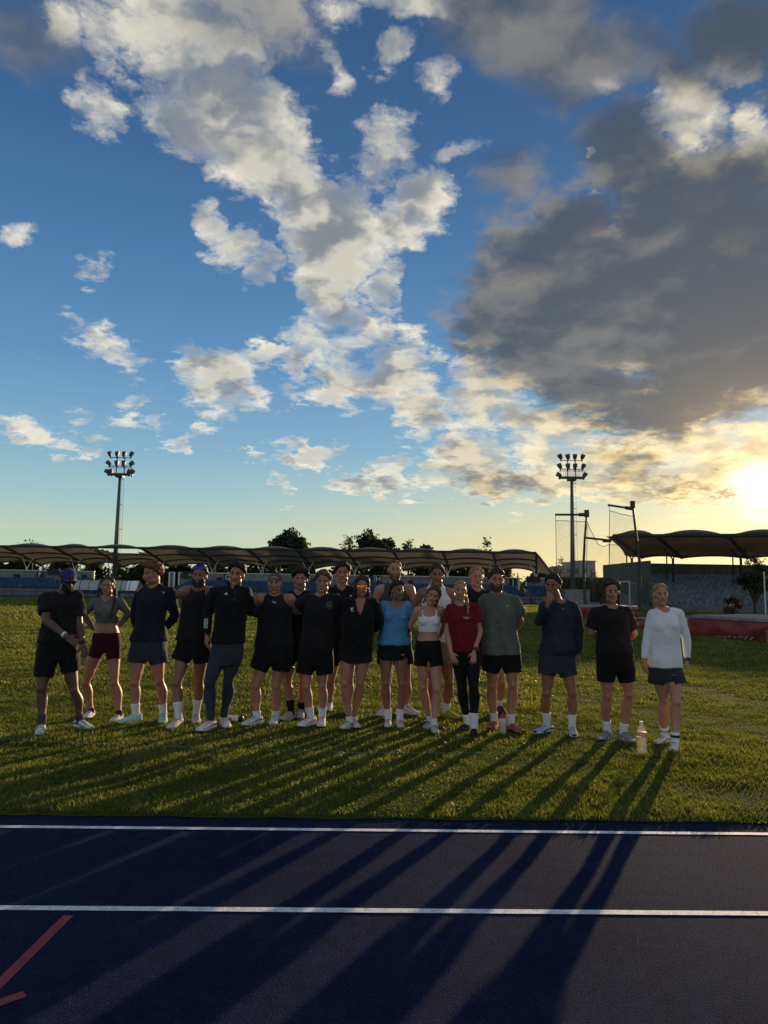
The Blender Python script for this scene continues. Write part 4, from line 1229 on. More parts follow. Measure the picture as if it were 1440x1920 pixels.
def make_person(key, crop, sk, feet, knees, hips, sh, el, wr, neck, head, label, female=False, b=1.0, top=None, bottom=None, socks=None, shoes=None, hair=None, beard=None, byaw=0, hands=None, extras=None, smile=True, group=None):
    ox, oy, cs = CROP[crop]
    PX = lambda q: (ox + q[0] / cs, oy + q[1] / cs)
    r = np.random.default_rng(hash_seed(key))
    # feet first: where the soles meet the grass fixes the depth
    F = []
    for (tu, tv, hd) in feet:
        g = ground(*PX((tu, tv)), z=.022); a = R(hd); dr = Vector((math.sin(a), -math.cos(a), 0))
        F.append((g - dr * .185, dr))
    Y = (F[0][0].y + F[1][0].y) / 2
    ank = [f[0] + Vector((0, 0, .085)) for f in F]
    def J(q, dy=0.0): return at(*PX(q), Y + (q[2] if len(q) > 2 else 0) + dy)
    ty = math.tan(R(byaw))
    hipc = [J(q) for q in hips]; shj = [J(q) for q in sh]
    for pair in (hipc, shj):
        c = (pair[0].x + pair[1].x) / 2
        for p in pair: p.y += (p.x - c) * ty
    kn = []
    for i in (0, 1):
        d = (hipc[i].y + ank[i].y) / 2 - .035 - Y
        kn.append(J(knees[i], d))
    elj = [J(q) for q in el]; wrj = [J(q) for q in wr]
    N = J(neck)
    s = (N.z - .02) / 1.47                                   # stature scale
    Hc = (hipc[0] + hipc[1]) / 2; Sc = (shj[0] + shj[1]) / 2
    side_h = (hipc[1] - hipc[0]).normalized(); side_s = (shj[1] - shj[0]).normalized(); upv = (N - Hc).normalized()
    L = (N - Hc).length; a_ = (shj[1] - shj[0]).length / 2; hj = (hipc[1] - hipc[0]).length / 2
    root = empty('person', (Hc.x, Y, 0), label, 'person', group)
    def axes(t):
        sd = side_h.lerp(side_s, max(0, min(1, t))).normalized(); return sd, sd.cross(upv).normalized()
    def sec(t, w, d, fo=0.0):
        sd, fw_ = axes(t); return (Hc + upv * (L * t) + fw_ * fo, sd, fw_, w, d)
    hw = hj + (.084 if not female else .088) * s * b
    if female: prof = [(-.16, hw * .80, .095, -.01), (0, hw, .112, -.012), (.18, hw * .95, .108, -.005), (.42, .118 * b, .086, .0), (.62, .130 * b, .100, .008), (.78, .140 * b, .108, .012), (.88, a_ * .88, .085, 0), (.96, a_ * .60, .062, -.008), (1.03, .055, .052, -.01)]
    else: prof = [(-.16, hw * .80, .10, -.005), (0, hw, .118, -.008), (.18, hw * .97, .112, 0), (.42, .142 * b, .102, .004), (.62, .155 * b, .114, .006), (.78, .168 * b, .120, .008), (.88, a_ * .90, .100, 0), (.96, a_ * .62, .072, -.008), (1.03, .064, .058, -.01)]
    # ---- the body: one skin
    mb = MB()
    loft(mb, [sec(t, w * 1, d * s * (b ** .7), fo) for t, w, d, fo in prof])
    if female:
        sd, fw_ = axes(.75)
        for q in (-1, 1): ell(mb, Hc + upv * (L * .71) + sd * (q * .068 * s) + fw_ * .078 * s, (.062 * s * b, .050 * s, .058 * s))
    am = (.86 if female else 1.0) * s * (b ** .8)
    for i in (0, 1):
        limb(mb, N - upv * .03, shj[i] + Vector((0, 0, .01)), [(0, .05 * s), (.5, .05 * s), (1, .05 * s)])
        limb(mb, shj[i], elj[i], [(0, .060 * am), (.2, .060 * am), (.5, .050 * am), (.8, .043 * am), (1, .041 * am)])
        limb(mb, elj[i], wrj[i], [(0, .041 * am), (.25, .044 * am), (.6, .036 * am), (1, .026 * am)])
        hd = (hands or {}).get(i, {})
        dirv = hd.get('dir'); dirv = Vector(dirv) if dirv else (wrj[i] - elj[i]).normalized()
        nv = Vector(hd.get('n', (-1 if i == 0 else 1, -.4, .2)))
        hand(mb, wrj[i], dirv, nv, s * (.90 if female else 1.0), hd.get('curl', .35), hd.get('spread', .12), hd.get('side', 1 if i == 0 else -1))
        lm = s * (b ** .7)
        limb(mb, hipc[i], kn[i], [(0, .088 * lm), (.15, .089 * lm), (.4, .078 * lm), (.65, .066 * lm), (.82, .058 * lm), (.93, .051 * lm), (1, .050 * lm)])
        sx_ = Vector((-1 if i == 0 else 1, 0, 0))
        back = Vector((0, 1, 0))
        limb(mb, kn[i], ank[i], [(0, .050 * lm), (.10, .0475 * lm), (.20, .054 * lm), (.32, .058 * lm), (.45, .054 * lm), (.60, .044 * lm), (.75, .036 * lm), (.90, .0325 * lm), (1, .035 * lm)], off=lambda t: (back * .028 + sx_ * .008) * (s * math.sin(math.pi * min(1, t * 1.25)) if t < .8 else 0))
        ell(mb, hipc[i].lerp(kn[i], .62) + Vector((0, -.016 * s, 0)) - sx_ * .012, (.052 * lm, .052 * lm, .11 * s))
        ell(mb, hipc[i].lerp(kn[i], .86) - sx_ * .020 * s + Vector((0, -.012 * s, 0)), (.030 * lm, .032 * lm, .045 * s))
        kc = kn[i] + Vector((0, -.022 * s, 0)); ell(mb, kc, (.036 * lm, .036 * lm, .042 * lm))
        limb(mb, ank[i] - Vector((0, 0, .045)) - F[i][1] * .035, ank[i] - Vector((0, 0, .066)) + F[i][1] * .13, [(0, .026 * s), (.5, .024 * s), (1, .014 * s)])
    # head
    hs = (.97 if female else 1.03) * (.5 + .5 * s) * head.get('k', 1.0)
    Hm = Matrix.Rotation(R(head.get('yaw', 0)), 3, 'Z') @ Matrix.Rotation(R(head.get('pitch', 0)), 3, 'X') @ Matrix.Rotation(R(head.get('roll', 0)), 3, 'Y')
    hc = J(head['c'], -.035)
    def hp(q): return hc + Hm @ Vector((q[0] * hs, -q[1] * hs, q[2] * hs))
    def hv(q): return Hm @ Vector((q[0], -q[1], q[2]))
    def hell(m_, c, rr): ell(m_, hp(c), [x * hs for x in rr], Hm)
    fm = .93 if female else 1.0
    hell(mb, (0, -.014, .030), (.075, .093, .085)); hell(mb, (0, .016, -.030), (.062 * fm, .070, .080)); hell(mb, (0, .030, -.072), (.044 * fm, .050, .042))
    hell(mb, (0, .064, -.098), (.023 * fm, .020, .018))
    for q in (-1, 1):
        hell(mb, (q * .046 * fm, .012, -.066), (.020, .036, .034)); hell(mb, (q * .042, .056, -.018), (.022, .022, .022)); hell(mb, (q * .077, -.006, -.008), (.011, .021, .032)); hell(mb, (q * .012, .093, -.033), (.010, .012, .009))
    hell(mb, (0, .070, .030), (.050, .018, .015)); hell(mb, (0, .060, .060), (.050, .026, .030))
    mb.tube([hp((0, .080, .018)), hp((0, .096, -.010)), hp((0, .106, -.029))], [.009 * hs, .011 * hs, .0135 * hs], 8); ell(mb, hp((0, .105, -.029)), (.0135 * hs,) * 3)
    hell(mb, (0, .080, -.058), (.026, .014, .014))
    nr = (.047 if female else .058) * s * (b ** .4)
    limb(mb, N - upv * .05 + Vector((0, .015, 0)), hp((0, -.022, -.055)), [(0, nr * 1.12), (.5, nr), (1, nr)])
    body = remesh(mb, .0068, 3, 'body', SK[sk], root)
    # ---- face
    if head.get('face', True):
        for q in (-1, 1):
            e = MB(); ell(e, hp((q * .030, .0775, .006)), (.0118 * hs, .0088 * hs, .0056 * hs), Hm); eo = under(root, e.build('eye', M_EYE, smooth=True))
            e = MB(); ell(e, hp((q * .030, .0845, .0062)), (.0062 * hs, .004 * hs, .0054 * hs), Hm); sub(eo, e.build('iris', M_IRIS, smooth=True))
            e = MB(); e.tube([hp((q * .014, .089, .027)), hp((q * .030, .087, .032)), hp((q * .048, .075, .026))], [.0042 * hs, .0056 * hs, .003 * hs], 6); under(root, e.build('eyebrow', HR[hair[1]] if hair else HR['dark'], smooth=True))
        e = MB(); wm = .028 if smile else .021
        cr = .007 if smile else 0
        e.tube([hp((-wm, .078, -.056 + cr)), hp((-wm * .5, .091, -.061)), hp((0, .095, -.062)), hp((wm * .5, .091, -.061)), hp((wm, .078, -.056 + cr))], [.003 * hs, .0062 * hs, .0068 * hs, .0062 * hs, .003 * hs], 8)
        lo = under(root, e.build('lips', M_LIPD if sk in ('brown', 'tan') else M_LIP, smooth=True))
        if smile:
            e = MB(); e.tube([hp((-wm * .72, .087, -.0575)), hp((0, .0985, -.0605)), hp((wm * .72, .087, -.0575))], [.0025 * hs, .0042 * hs, .0025 * hs], 6); sub(lo, e.build('teeth', M_TEETH, smooth=True))
    # ---- hair
    if hair:
        style, hcol = hair[0], hair[1]; opt = hair[2] if len(hair) > 2 else {}
        th = opt.get('thick', .012); thr = hair_keep(opt.get('line', 'short')); hb = MB(); pts_ = []
        k = 0
        while k < opt.get('n', 230):
            d = r.normal(size=3); d /= np.linalg.norm(d)
            if d[2] > thr(d[1]) and d[2] < opt.get('under', 9):
                k += 1
                lift = max(0.0, d[2]) * (1.0 + .5 * max(0, d[1])) * opt.get('top', .9)
                rr = .0085 + th * r.uniform(.30, .72) * (1 + .5 * lift)
                rr *= .55 + .45 * min(1.0, (d[2] - thr(d[1])) / .22)
                if d[1] > .35: rr *= opt.get('fringe', 1.0)
                p = np.array((.0, -.014, .030)) + d * (np.array((.075, .093, .085)) + th * (.30 + .75 * lift))
                pts_.append((p, d)); hell(hb, p, (rr * r.uniform(.8, 1.3), rr * r.uniform(.8, 1.3), rr))
        def strand(path, rad):
            hb.tube([hp(q) for q in path], [x * hs for x in rad], 8)
            for q, x in zip(path, rad): hell(hb, q, (x, x, x))
        for path, rad in opt.get('locks', []): strand(path, rad)
        if style == 'wavy':
            for q in (-1, 1):
                for k in range(26):
                    z = r.uniform(-.115, .05); f = r.uniform(-.07, .025)
                    hell(hb, (q * (.078 + r.uniform(-.006, .014)), f, z), (.012, .015, .022))
            for k in range(22): hell(hb, (r.uniform(-.07, .07), -.085 + r.uniform(-.02, .01), r.uniform(-.11, .0)), (.022, .018, .024))
        if style == 'curly':
            for k in range(70):
                d = r.normal(size=3); d /= np.linalg.norm(d)
                if d[2] > thr(d[1]) + .05: hell(hb, np.array((0, -.016, .034)) + d * np.array((.082, .099, .094)), (.013, .013, .013))
        ho = remesh(hb, .0052, 1, 'hair', HR[hcol], root, disp=lambda c: .0035 * mnoise.noise(Vector(c) * 75) + .0025 * mnoise.noise(Vector((c[0] * 190, c[1] * 190, c[2] * 55))))
        # loose strands that catch the low sun
        lb = MB(); nst = int(opt.get('strands', 120) * 1.6)
        for k in range(nst):
            p, d = pts_[r.integers(len(pts_))]
            base = hp(p + d * th * .6); tg = np.cross(d, r.normal(size=3)); tg /= np.linalg.norm(tg)
            ln = opt.get('slen', .018) * r.uniform(.5, 1.4)
            tip = hp(p + d * (th * .6 + ln * .7) + tg * ln); mid = base.lerp(tip, .5) + hv(tg) * .003; wv = hv(np.cross(d, tg)) * .0017
            lb.add([base - wv, base + wv, mid + wv, mid - wv, tip], [(0, 1, 2, 3), (3, 2, 4)])
        if nst: sub(ho, lb.build('loose_strands', HR[hcol]))
    if beard:
        bb = MB()
        for k in range(150):
            a = r.uniform(-1.5, 1.5); z = r.uniform(-.110, -.045)
            if abs(a) > .75: z = r.uniform(-.10, -.005)
            if abs(a) < .42 and z > -.075: continue
            w = .062 * (1 + .25 * (z + .06) / .06 * .5); f = .016 + .068 * math.cos(a * .95)
            x = w * math.sin(a)
            hell(bb, (x, f - .008, z), (.0095, .0095, .0105 * beard[1]))
        for k in range(26):
            x = r.uniform(-.026, .026); hell(bb, (x, .087 - abs(x) * .35, -.045 - abs(x) * .22), (.007, .007, .005))
        remesh(bb, .0048, 1, 'beard' if beard[2] == 'full' else 'moustache', HR[beard[0]], root) if beard[2] == 'full' else None
        if beard[2] == 'tache':
            bb = MB()
            for k in range(30):
                x = r.uniform(-.028, .028); hell(bb, (x, .090 - abs(x) * .4, -.045 - abs(x) * .3), (.008, .007, .006))
            remesh(bb, .0045, 1, 'moustache', HR[beard[0]], root)
    parts = dict(root=root, body=body, hp=hp, hv=hv, hs=hs, Hm=Hm, PX=PX, J=J, wr=wrj, el=elj, s=s)
    # ---- garments
    Npt = N
    sdN, fwN = axes(1.0)
    def rel(c):
        v = c - Npt; return v.dot(sdN), v.dot(fwN), v.dot(upv)
    if top:
        kind = top['kind']; m = top['m']; off = top.get('off', .016) * s; hemz = J((0, top['hem'])).z if True else 0
        th_ = (hemz - Hc.z) / (N.z - Hc.z)
        loose = top.get('loose', .96)
        cw = [w for t, w, d, fo in prof if t == .78][0]
        tb = MB(); S = []
        base = sorted(set([round(th_, 3)] + [t for t, *_ in prof if t > th_ + .03 and t <= 1.04]))
        def interp(t):
            ps = prof
            if t <= ps[0][0]: return ps[0][1:]
            for (t0, *x0), (t1, *x1) in zip(ps[:-1], ps[1:]):
                if t <= t1: k_ = (t - t0) / (t1 - t0); return [p_ + (q_ - p_) * k_ for p_, q_ in zip(x0, x1)]
            return ps[-1][1:]
        for t in base:
            w, d, fo = interp(t); w += off; d = d * s * (b ** .7) + off * .9
            if t < .75: w = max(w, (cw + off) * loose); d = max(d, (.118 * s * b + off) * loose * (.97 if not female else .90))
            if t < .36:
                bo = (bottom or {}).get('off', .016) * s + .010
                w = max(w, (hw + bo) * (.98 if t < .1 else 1 - .25 * (t - .1))); d = max(d, .118 * s * b ** .7 + bo)
            if kind in ('tank',):
                if t > .80 and t < 1.0: w = a_ * (.76 if t < .9 else .70); d += .010
            if t > 1.0: w, d = nr + .012, nr + .012
            S.append(sec(t, w, d, fo))
        if kind == 'bra':
            S = [sec(t, interp(t)[0] + .006, interp(t)[1] * s * b ** .7 + .006, interp(t)[2]) for t in (th_, th_ + .04, .66, .72, .80)]
            sd, fw_ = axes(.75)
            for q in (-1, 1): ell(tb, Hc + upv * (L * .71) + sd * (q * .066 * s) + fw_ * .080 * s, (.066 * s * b, .054 * s, .064 * s))
            for q in (-1, 1):
                sp = [Hc + upv * (L * .74) + sd * (q * .078 * s) + fw_ * .122 * s, Hc + upv * (L * .86) + sd * (q * .086 * s) + fw_ * .088 * s, Hc + upv * (L * .965) + sd * (q * .085 * s) + fw_ * .02 * s, Hc + upv * (L * .93) + sd * (q * .085 * s) - fw_ * .07 * s]
                tb.tube(sp, [.016, .011, .010, .012], 8)
        if kind == 'crop':
            pass
        loft(tb, S)
        if female and kind != 'bra':
            sd, fw_ = axes(.75)
            for q in (-1, 1): ell(tb, Hc + upv * (L * .71) + sd * (q * .066 * s) + fw_ * (.078 * s + off * .5), (.070 * s * b, .056 * s, .068 * s))
        if kind not in ('tank', 'bra'):
            for i in (0, 1):
                limb(tb, N - upv * .035 * s, shj[i] + Vector((0, 0, .008)), [(0, .05 * s + off * .5), (1, .052 * s + off * .5)])
                sl = top.get('sleeve', .62); fl = top.get('flare', 1.25)
                if sl < 1:
                    limb_open(tb, shj[i], shj[i].lerp(elj[i], sl), [(0, .060 * am + off * .7), (.35, .060 * am + off * .9), (1, (.050 * am + off) * fl)])
                else:
                    limb_open(tb, shj[i], elj[i], [(0, .060 * am + off * .7), (.3, .058 * am + off * .7), (1, .042 * am + off * .75)])
                    limb_open(tb, elj[i], elj[i].lerp(wrj[i], top.get('cuff', .97)), [(0, .042 * am + off * .75), (.3, .044 * am + off * .6), (1, .029 * am + off * .45)])
        if kind == 'zip':                                       # standing collar
            tb.tube([N - upv * .01 + Vector((0, .012, 0)), N + upv * .028 + Vector((0, .016, 0)), N + upv * .058 + Vector((0, .02, 0))], [nr + .030, nr + .022, nr + .020], 18)
        nk = top.get('neckline', 'crew')
        def cut(c, n_):
            x, f, u = rel(c)
            if kind == 'bra': return (u > -.085 - .0 and abs(x) < .062 * s and f > .0 and u > -.145 + 9 * x * x) and False
            if nk == 'crew': return (x * x + (f - .01) ** 2 < (nr + .020) ** 2 and u > -.022 - max(0, f) * .42)
            if nk == 'scoop': return f > -.02 and u > -.075 + 7.5 * x * x and abs(x) < .085 and u < .08
            if nk == 'tank': return f > -.03 and u > -.055 + 7.0 * x * x and abs(x) < .075
            if nk == 'vee': return f > 0 and abs(x) < .012 + max(0, u + top.get('vdep', .16)) * .30 and u > -top.get('vdep', .16) or (x * x + f * f < (nr + .004) ** 2 and u > .03)
            if nk == 'collar': return (f > 0 and abs(x) < .006 + max(0, u + .03) * .45 and u > -.03) or (x * x + f * f < (nr + .006) ** 2 and u > .02)
            return False
        to = remesh(tb, .0085, 3, top['name'], m, root, disp=fold(top.get('fold', .009), r.uniform(0, 9)) if kind != 'bra' else fold(.002, 1), cut=cut)
        parts['top'] = to
    if bottom:
        m = bottom['m']; off = bottom.get('off', .016) * s; kind = bottom['kind']
        bb = MB(); wz = (J((0, bottom['waist'])).z - Hc.z) / (N.z - Hc.z)
        def ip(t):
            ps = prof
            if t <= ps[0][0]: return ps[0][1:]
            for (t0, *x0), (t1, *x1) in zip(ps[:-1], ps[1:]):
                if t <= t1: k_ = (t - t0) / (t1 - t0); return [p_ + (q_ - p_) * k_ for p_, q_ in zip(x0, x1)]
        S = []
        for t in (-.165, -.09, 0, .08, .15, wz):
            if t > wz: continue
            w, d, fo = ip(t); w = w * (.98 if t > -.15 else .90) + .004; d = d + .004; S.append(sec(t, w + off * (.8 if t > .1 else 1.0), d * s * b ** .7 + off, fo))
        loft(bb, S)
        for i in (0, 1):
            if kind == 'shorts':
                hz = J((0, bottom['hem'][i])).z; k_ = (hipc[i].z - hz) / (hipc[i].z - kn[i].z)
                e = hipc[i].lerp(kn[i], k_); lm = s * b ** .7; fl = bottom.get('flare', 1.15)
                rh = ((.082 - .02 * k_) * lm + off * .8) * (1 + (fl - 1) * .55)
                q_ = -1 if i == 0 else 1; mid = Hc.x + (kn[0].x + kn[1].x - 2 * Hc.x) / 2 * k_ if True else 0
                inner = abs(e.x - mid); rh = min(rh, .094 * lm + .004) if off > .010 * s else rh; sh_ = max(0.0, rh + .024 - inner)
                sh_ = min(sh_, .050); rh = max(min(rh, inner + sh_ - .002), (.090 - .028 * k_) * lm + off if off < .010 * s else (.084 - .026 * k_) * lm + .008)
                e = e + side_h * (q_ * sh_)
                limb_open(bb, hipc[i], e, [(0, .090 * lm + off), (.4, .087 * lm + off), (1, rh)])
            else:
                lm = s * b ** .7; back = Vector((0, 1, 0))
                limb(bb, hipc[i], kn[i], [(0, .089 * lm + off), (.15, .090 * lm + off), (.4, .079 * lm + off), (.65, .067 * lm + off), (.82, .059 * lm + off), (.93, .053 * lm + off), (1, .052 * lm + off)])
                e = kn[i].lerp(ank[i], bottom.get('len', .95))
                limb(bb, kn[i], e, [(0, .052 * lm + off), (.10, .049 * lm + off), (.20, .055 * lm + off), (.32, .059 * lm + off), (.45, .055 * lm + off), (.60, .045 * lm + off), (.75, .038 * lm + off), (1, .036 * lm + off)], off=lambda t: (back * .028 + Vector((-1 if i == 0 else 1, 0, 0)) * .008) * (s * math.sin(math.pi * min(1, t * 1.25)) if t < .8 else 0))
                ell(bb, kn[i] + Vector((0, -.022 * s, 0)), (.038 * lm + off, .038 * lm + off, .044 * lm + off))
        parts['bottom'] = remesh(bb, .0085, 3, bottom['name'], m, root, disp=fold(bottom.get('fold', .007), r.uniform(0, 9)))
    # ---- skin stays under the cloth that covers it
    bme = body.data; nvb = len(bme.vertices)
    bco = np.empty(nvb * 3, np.float32); bme.vertices.foreach_get('co', bco); bco = bco.reshape(-1, 3)
    bno = np.empty(nvb * 3, np.float32); bme.vertices.foreach_get('normal', bno); bno = bno.reshape(-1, 3)
    def near_seg(a_, b_, rad):
        a_ = np.array(a_); d_ = np.array(b_) - a_; t_ = np.clip((bco - a_) @ d_ / (d_ @ d_), 0, 1)
        return np.linalg.norm(bco - a_ - t_[:, None] * d_, axis=1) < rad
    skip = (bco[:, 2] > N.z - .07) & (np.hypot(bco[:, 0] - N.x, bco[:, 1] - N.y) < nr + .035)
    if not top or top.get('sleeve', 0) < 1:
        for i in (0, 1): skip |= near_seg(elj[i].lerp(wrj[i], .08), wrj[i] + (wrj[i] - elj[i]) * .8, .055 * s)
    for g_ in (parts.get('top'), parts.get('bottom')):
        if g_ is None: continue
        gm = g_.data; gc = np.empty(len(gm.vertices) * 3, np.float32); gm.vertices.foreach_get('co', gc); gc = gc.reshape(-1, 3)
        bvh = BVHTree.FromPolygons(gc.tolist(), [tuple(p.vertices) for p in gm.polygons])
        for k in np.nonzero(((bco > gc.min(0) - .02) & (bco < gc.max(0) + .02)).all(1) & ~skip)[0]:
            c = Vector(bco[k]); p_, n_, _, dist = bvh.find_nearest(c, .03)
            if p_ is None: continue
            sd_ = (c - p_).dot(n_)
            if sd_ > -.005 and sd_ < .022 and Vector(bno[k]).dot(n_) > .55: bco[k] = p_ - n_ * .007
    bme.vertices.foreach_set('co', bco.ravel())
    bme.update()
    # ---- socks and shoes
    for i in (0, 1):
        lm = s * b ** .7
        sm, stv = socks if not isinstance(socks, dict) else socks[i]
        zt = J((0, stv[i] if isinstance(stv, tuple) else stv), ank[i].y - Y).z
        k_ = max(.05, (zt - ank[i].z) / (kn[i].z - ank[i].z)); e = ank[i].lerp(kn[i], k_)
        sf = (bottom or {}).get('sock', 1.0); lm = lm * sf; sb = MB(); q0 = ank[i] - Vector((0, 0, .03)); e = e + Vector((0, .006, 0))
        sb.tube([q0, ank[i], ank[i].lerp(e, .5) + Vector((0, .004, 0)), ank[i].lerp(e, .93), e], [.041 * lm, .041 * lm, .041 * lm, (.040 + .018 * k_ * 1.6) * lm, (.038 + .018 * k_ * 1.6) * lm], 16)
        parts['sock%d' % i] = under(root, sb.build('sock', sm, smooth=True))
        up_, sole_, acc = shoes[:3]
        acc = acc or SH['gry']
        dr = F[i][1]; sx = Vector((-dr.y, dr.x, 0)); g0 = Vector((F[i][0].x, F[i][0].y, field_z(F[i][0].x, F[i][0].y)))
        fs_ = s * (.90 if female else 1.02)
        prof_s = [(-.075, .020, .050), (-.066, .031, .085), (-.045, .036, .098), (-.01, .038, .100), (.03, .040, .094), (.07, .044, .078), (.11, .048, .062), (.15, .046, .050), (.18, .037, .040), (.198, .020, .030)]
        vs = []; fcs = []; n = 14
        for (l_, w, h) in prof_s:
            for k in range(n):
                a = math.pi * k / (n - 1)
                vs.append(g0 + dr * (l_ * fs_) + sx * (w * fs_ * math.copysign(abs(math.cos(a)) ** .7, math.cos(a))) + Vector((0, 0, (.018 + (h - .018) * max(0.0, math.sin(a)) ** .75) * fs_)))
        for q in range(len(prof_s) - 1):
            for k in range(n - 1): fcs.append((q * n + k, q * n + k + 1, (q + 1) * n + k + 1, (q + 1) * n + k))
        fcs.append(tuple(range(n))); fcs.append(tuple(range((len(prof_s) - 1) * n, len(prof_s) * n)))
        so_ = under(root, MB().add(vs, fcs).build('shoe', up_, smooth=True))
        # sole with heel lift and toe spring
        vs = []; fcs = []; n = 26; outl = []
        for k in range(n):
            a = 2 * math.pi * k / n
            x = math.cos(a); l_ = .064 + .142 * x; w = (.046 if x > 0 else .041) * math.sin(a) * (1 - .10 * x * x)
            outl.append((l_, w, x))
        for lev in (0, 1, 2):
            for (l_, w, x) in outl:
                z = (.0, .014, .036)[lev] + (.018 * max(0, x) ** 3 if lev < 2 else .010 * max(0, x) ** 3) + (.010 * max(0, -x) if lev == 2 else 0)
                k_ = (.92, 1.03, 1.0)[lev]
                vs.append(g0 + dr * (l_ * k_ * fs_) + sx * (w * k_ * fs_) + Vector((0, 0, z * fs_)))
        for lev in (0, 1):
            for k in range(n): fcs.append((lev * n + k, lev * n + (k + 1) % n, (lev + 1) * n + (k + 1) % n, (lev + 1) * n + k))
        fcs.append(tuple(range(n))); fcs.append(tuple(range(2 * n, 3 * n)))
        sub(so_, MB().add(vs, fcs).build('sole', sole_, smooth=False))
        if acc:
            ab = MB()
            for q in (-1, 1):
                pl = []
                for (l_, w, h) in prof_s[1:8]:
                    pl.append((l_, w, h))
                v2 = []
                for (l_, w, h) in pl:
                    for a in (.22, 1.12):
                        a2 = a if q == 1 else math.pi - a
                        v2.append(g0 + dr * (l_ * fs_) + sx * ((w + .0025) * fs_ * math.copysign(abs(math.cos(a2)) ** .7, math.cos(a2))) + Vector((0, 0, (.020 + (h - .018) * max(0.0, math.sin(a2)) ** .75) * fs_)))
                ab.add(v2, [(2 * j, 2 * j + 1, 2 * j + 3, 2 * j + 2) for j in range(6)])
            sub(so_, ab.build('side_panel', acc))
        ob_ = MB(); ring_ = [(l_ * .93 * fs_, w * .93 * fs_, x) for (l_, w, x) in outl]
        ov = [g0 + dr * l_ + sx * w + Vector((0, 0, (z_ + .018 * max(0, x) ** 3) * fs_)) for z_ in (-.004, .006) for (l_, w, x) in ring_]
        ob_.add(ov, [(k, (k + 1) % n, n + (k + 1) % n, n + k) for k in range(n)] + [tuple(range(n)), tuple(range(n, 2 * n))])
        sub(so_, ob_.build('outsole', SH['soled']))
        cb_ = MB().tube([g0 + dr * (-.012 * fs_) + Vector((0, 0, .094 * fs_)), g0 + dr * (-.012 * fs_) + Vector((0, 0, .104 * fs_))], [.041 * fs_, .040 * fs_], 14)
        sub(so_, cb_.build('collar', acc))
        lc = MB()
        for j in range(4):
            l_ = .045 + .024 * j; h = .090 - .0105 * j
            lc.tube([g0 + dr * (l_ * fs_) + sx * (q * .021 * fs_) + Vector((0, 0, (h - .006 * abs(q)) * fs_)) for q in (-1, -.4, .4, 1)], [.0042] * 4, 5)
        sub(so_, lc.build('laces', shoes[3] if len(shoes) > 3 else (SH['gry'] if up_ is not SH['gry'] else SH['sole'])))
    if extras: extras(parts)
    return parts
def limb_open(mb, p, q, prof):
    """sleeve or trouser leg: round at the joint, cut straight at the hem"""
    p, q = Vector(p), Vector(q)
    mb.tube([p.lerp(q, t) for t, r in prof], [r for t, r in prof], 16); ell(mb, p, (prof[0][1],) * 3)
def hash_seed(k): return sum((i + 1) * ord(c) for i, c in enumerate(k)) % 9973

def wristband(P, i, m, name, t=.93, w=.010, face=False, r0=.031):
    e, w_ = P['el'][i], P['wr'][i]; d = (w_ - e).normalized(); c = e.lerp(w_, t)
    b = MB().tube([c - d * w, c + d * w], [r0, r0 * .97], 16)
    if face:
        n = (Vector((0, -1, .2)) - d * d.dot(Vector((0, -1, .2)))).normalized(); M = Matrix((d.cross(n), n, d)).transposed()
        b.tube([c + n * (r0 - .004), c + n * (r0 + .010)], [.021, .020], 14)
    return under(P['root'], b.build(name, m, smooth=False))
def glasses(P, m, name, f=.0, z=.006, tilt=0.0, frame=None):
    """wrap-round sports glasses: one curved lens, thin arms"""
    hp = P['hp']
    def g(u, v):
        a = (u - .5) * 2.0; x = .064 * math.sin(a) / math.sin(1.0); y = .040 + .056 * math.cos(a * .95) + f
        zz = z + (v - .5) * (.036 - .010 * abs(a)) - (.006 if abs(a) < .18 and v < .5 else 0)
        return hp((x, y - tilt * (v - .5), zz))
    lens = MB().grid(g, 18, 5).build(name, m, smooth=True)
    under(P['root'], lens)
    md = lens.modifiers.new('thickness', 'SOLIDIFY'); md.thickness = .003
    ar = MB()
    for q in (-1, 1): ar.tube([hp((q * .064, .066 + f, z + .008)), hp((q * .078, .02 + f * .8, z + .008)), hp((q * .080, -.02 + f * .8, z + .002))], .0026, 5)
    sub(lens, ar.build('glasses_arm', frame or M_WATCH))
    return lens
# ------------------------------------------------------------------ the twenty athletes, left to right
def x1(P):
    hp = P['hp']; cb = MB()
    # soft running cap with a curved peak
    for k in range(1):
        ell(cb, hp((0, -.012, .046)), (.086 * P['hs'], .103 * P['hs'], .083 * P['hs']), P['Hm'])
    o = remesh(cb, .0055, 1, 'cap', C['cap'], P['root'], disp=fold(.004, 2, 30, 20), cut=lambda c, n: (P['Hm'].transposed() @ (c - hp((0, 0, .030)))).z < 0)
    def g(u, v):
        a = (u - .5) * 2.1; x = .078 * math.sin(a); y = .058 * math.cos(a) + .018 + v * .070 * (math.cos(a * .75)); return hp((x, y, .036 - .014 * v - .022 * math.sin(a) ** 2))
    bo = MB().grid(g, 16, 6).build('peak', C['cap'], smooth=True); sub(o, bo); md = bo.modifiers.new('t', 'SOLIDIFY'); md.thickness = .004
    glasses(P, M_LENS_D, 'sunglasses')
    wristband(P, 0, M_BAND, 'wristband', .90, .014, r0=.033); wristband(P, 1, M_WATCH, 'watch', .94, .012, True)
    cloth_poly(P['top'], (30 + 290 / 4.5, 1030 + 352 / 4.5), [[(-.018, -.010), (-.012, -.014), (.020, .008), (.014, .012)]], M_LOGO, 'logo')
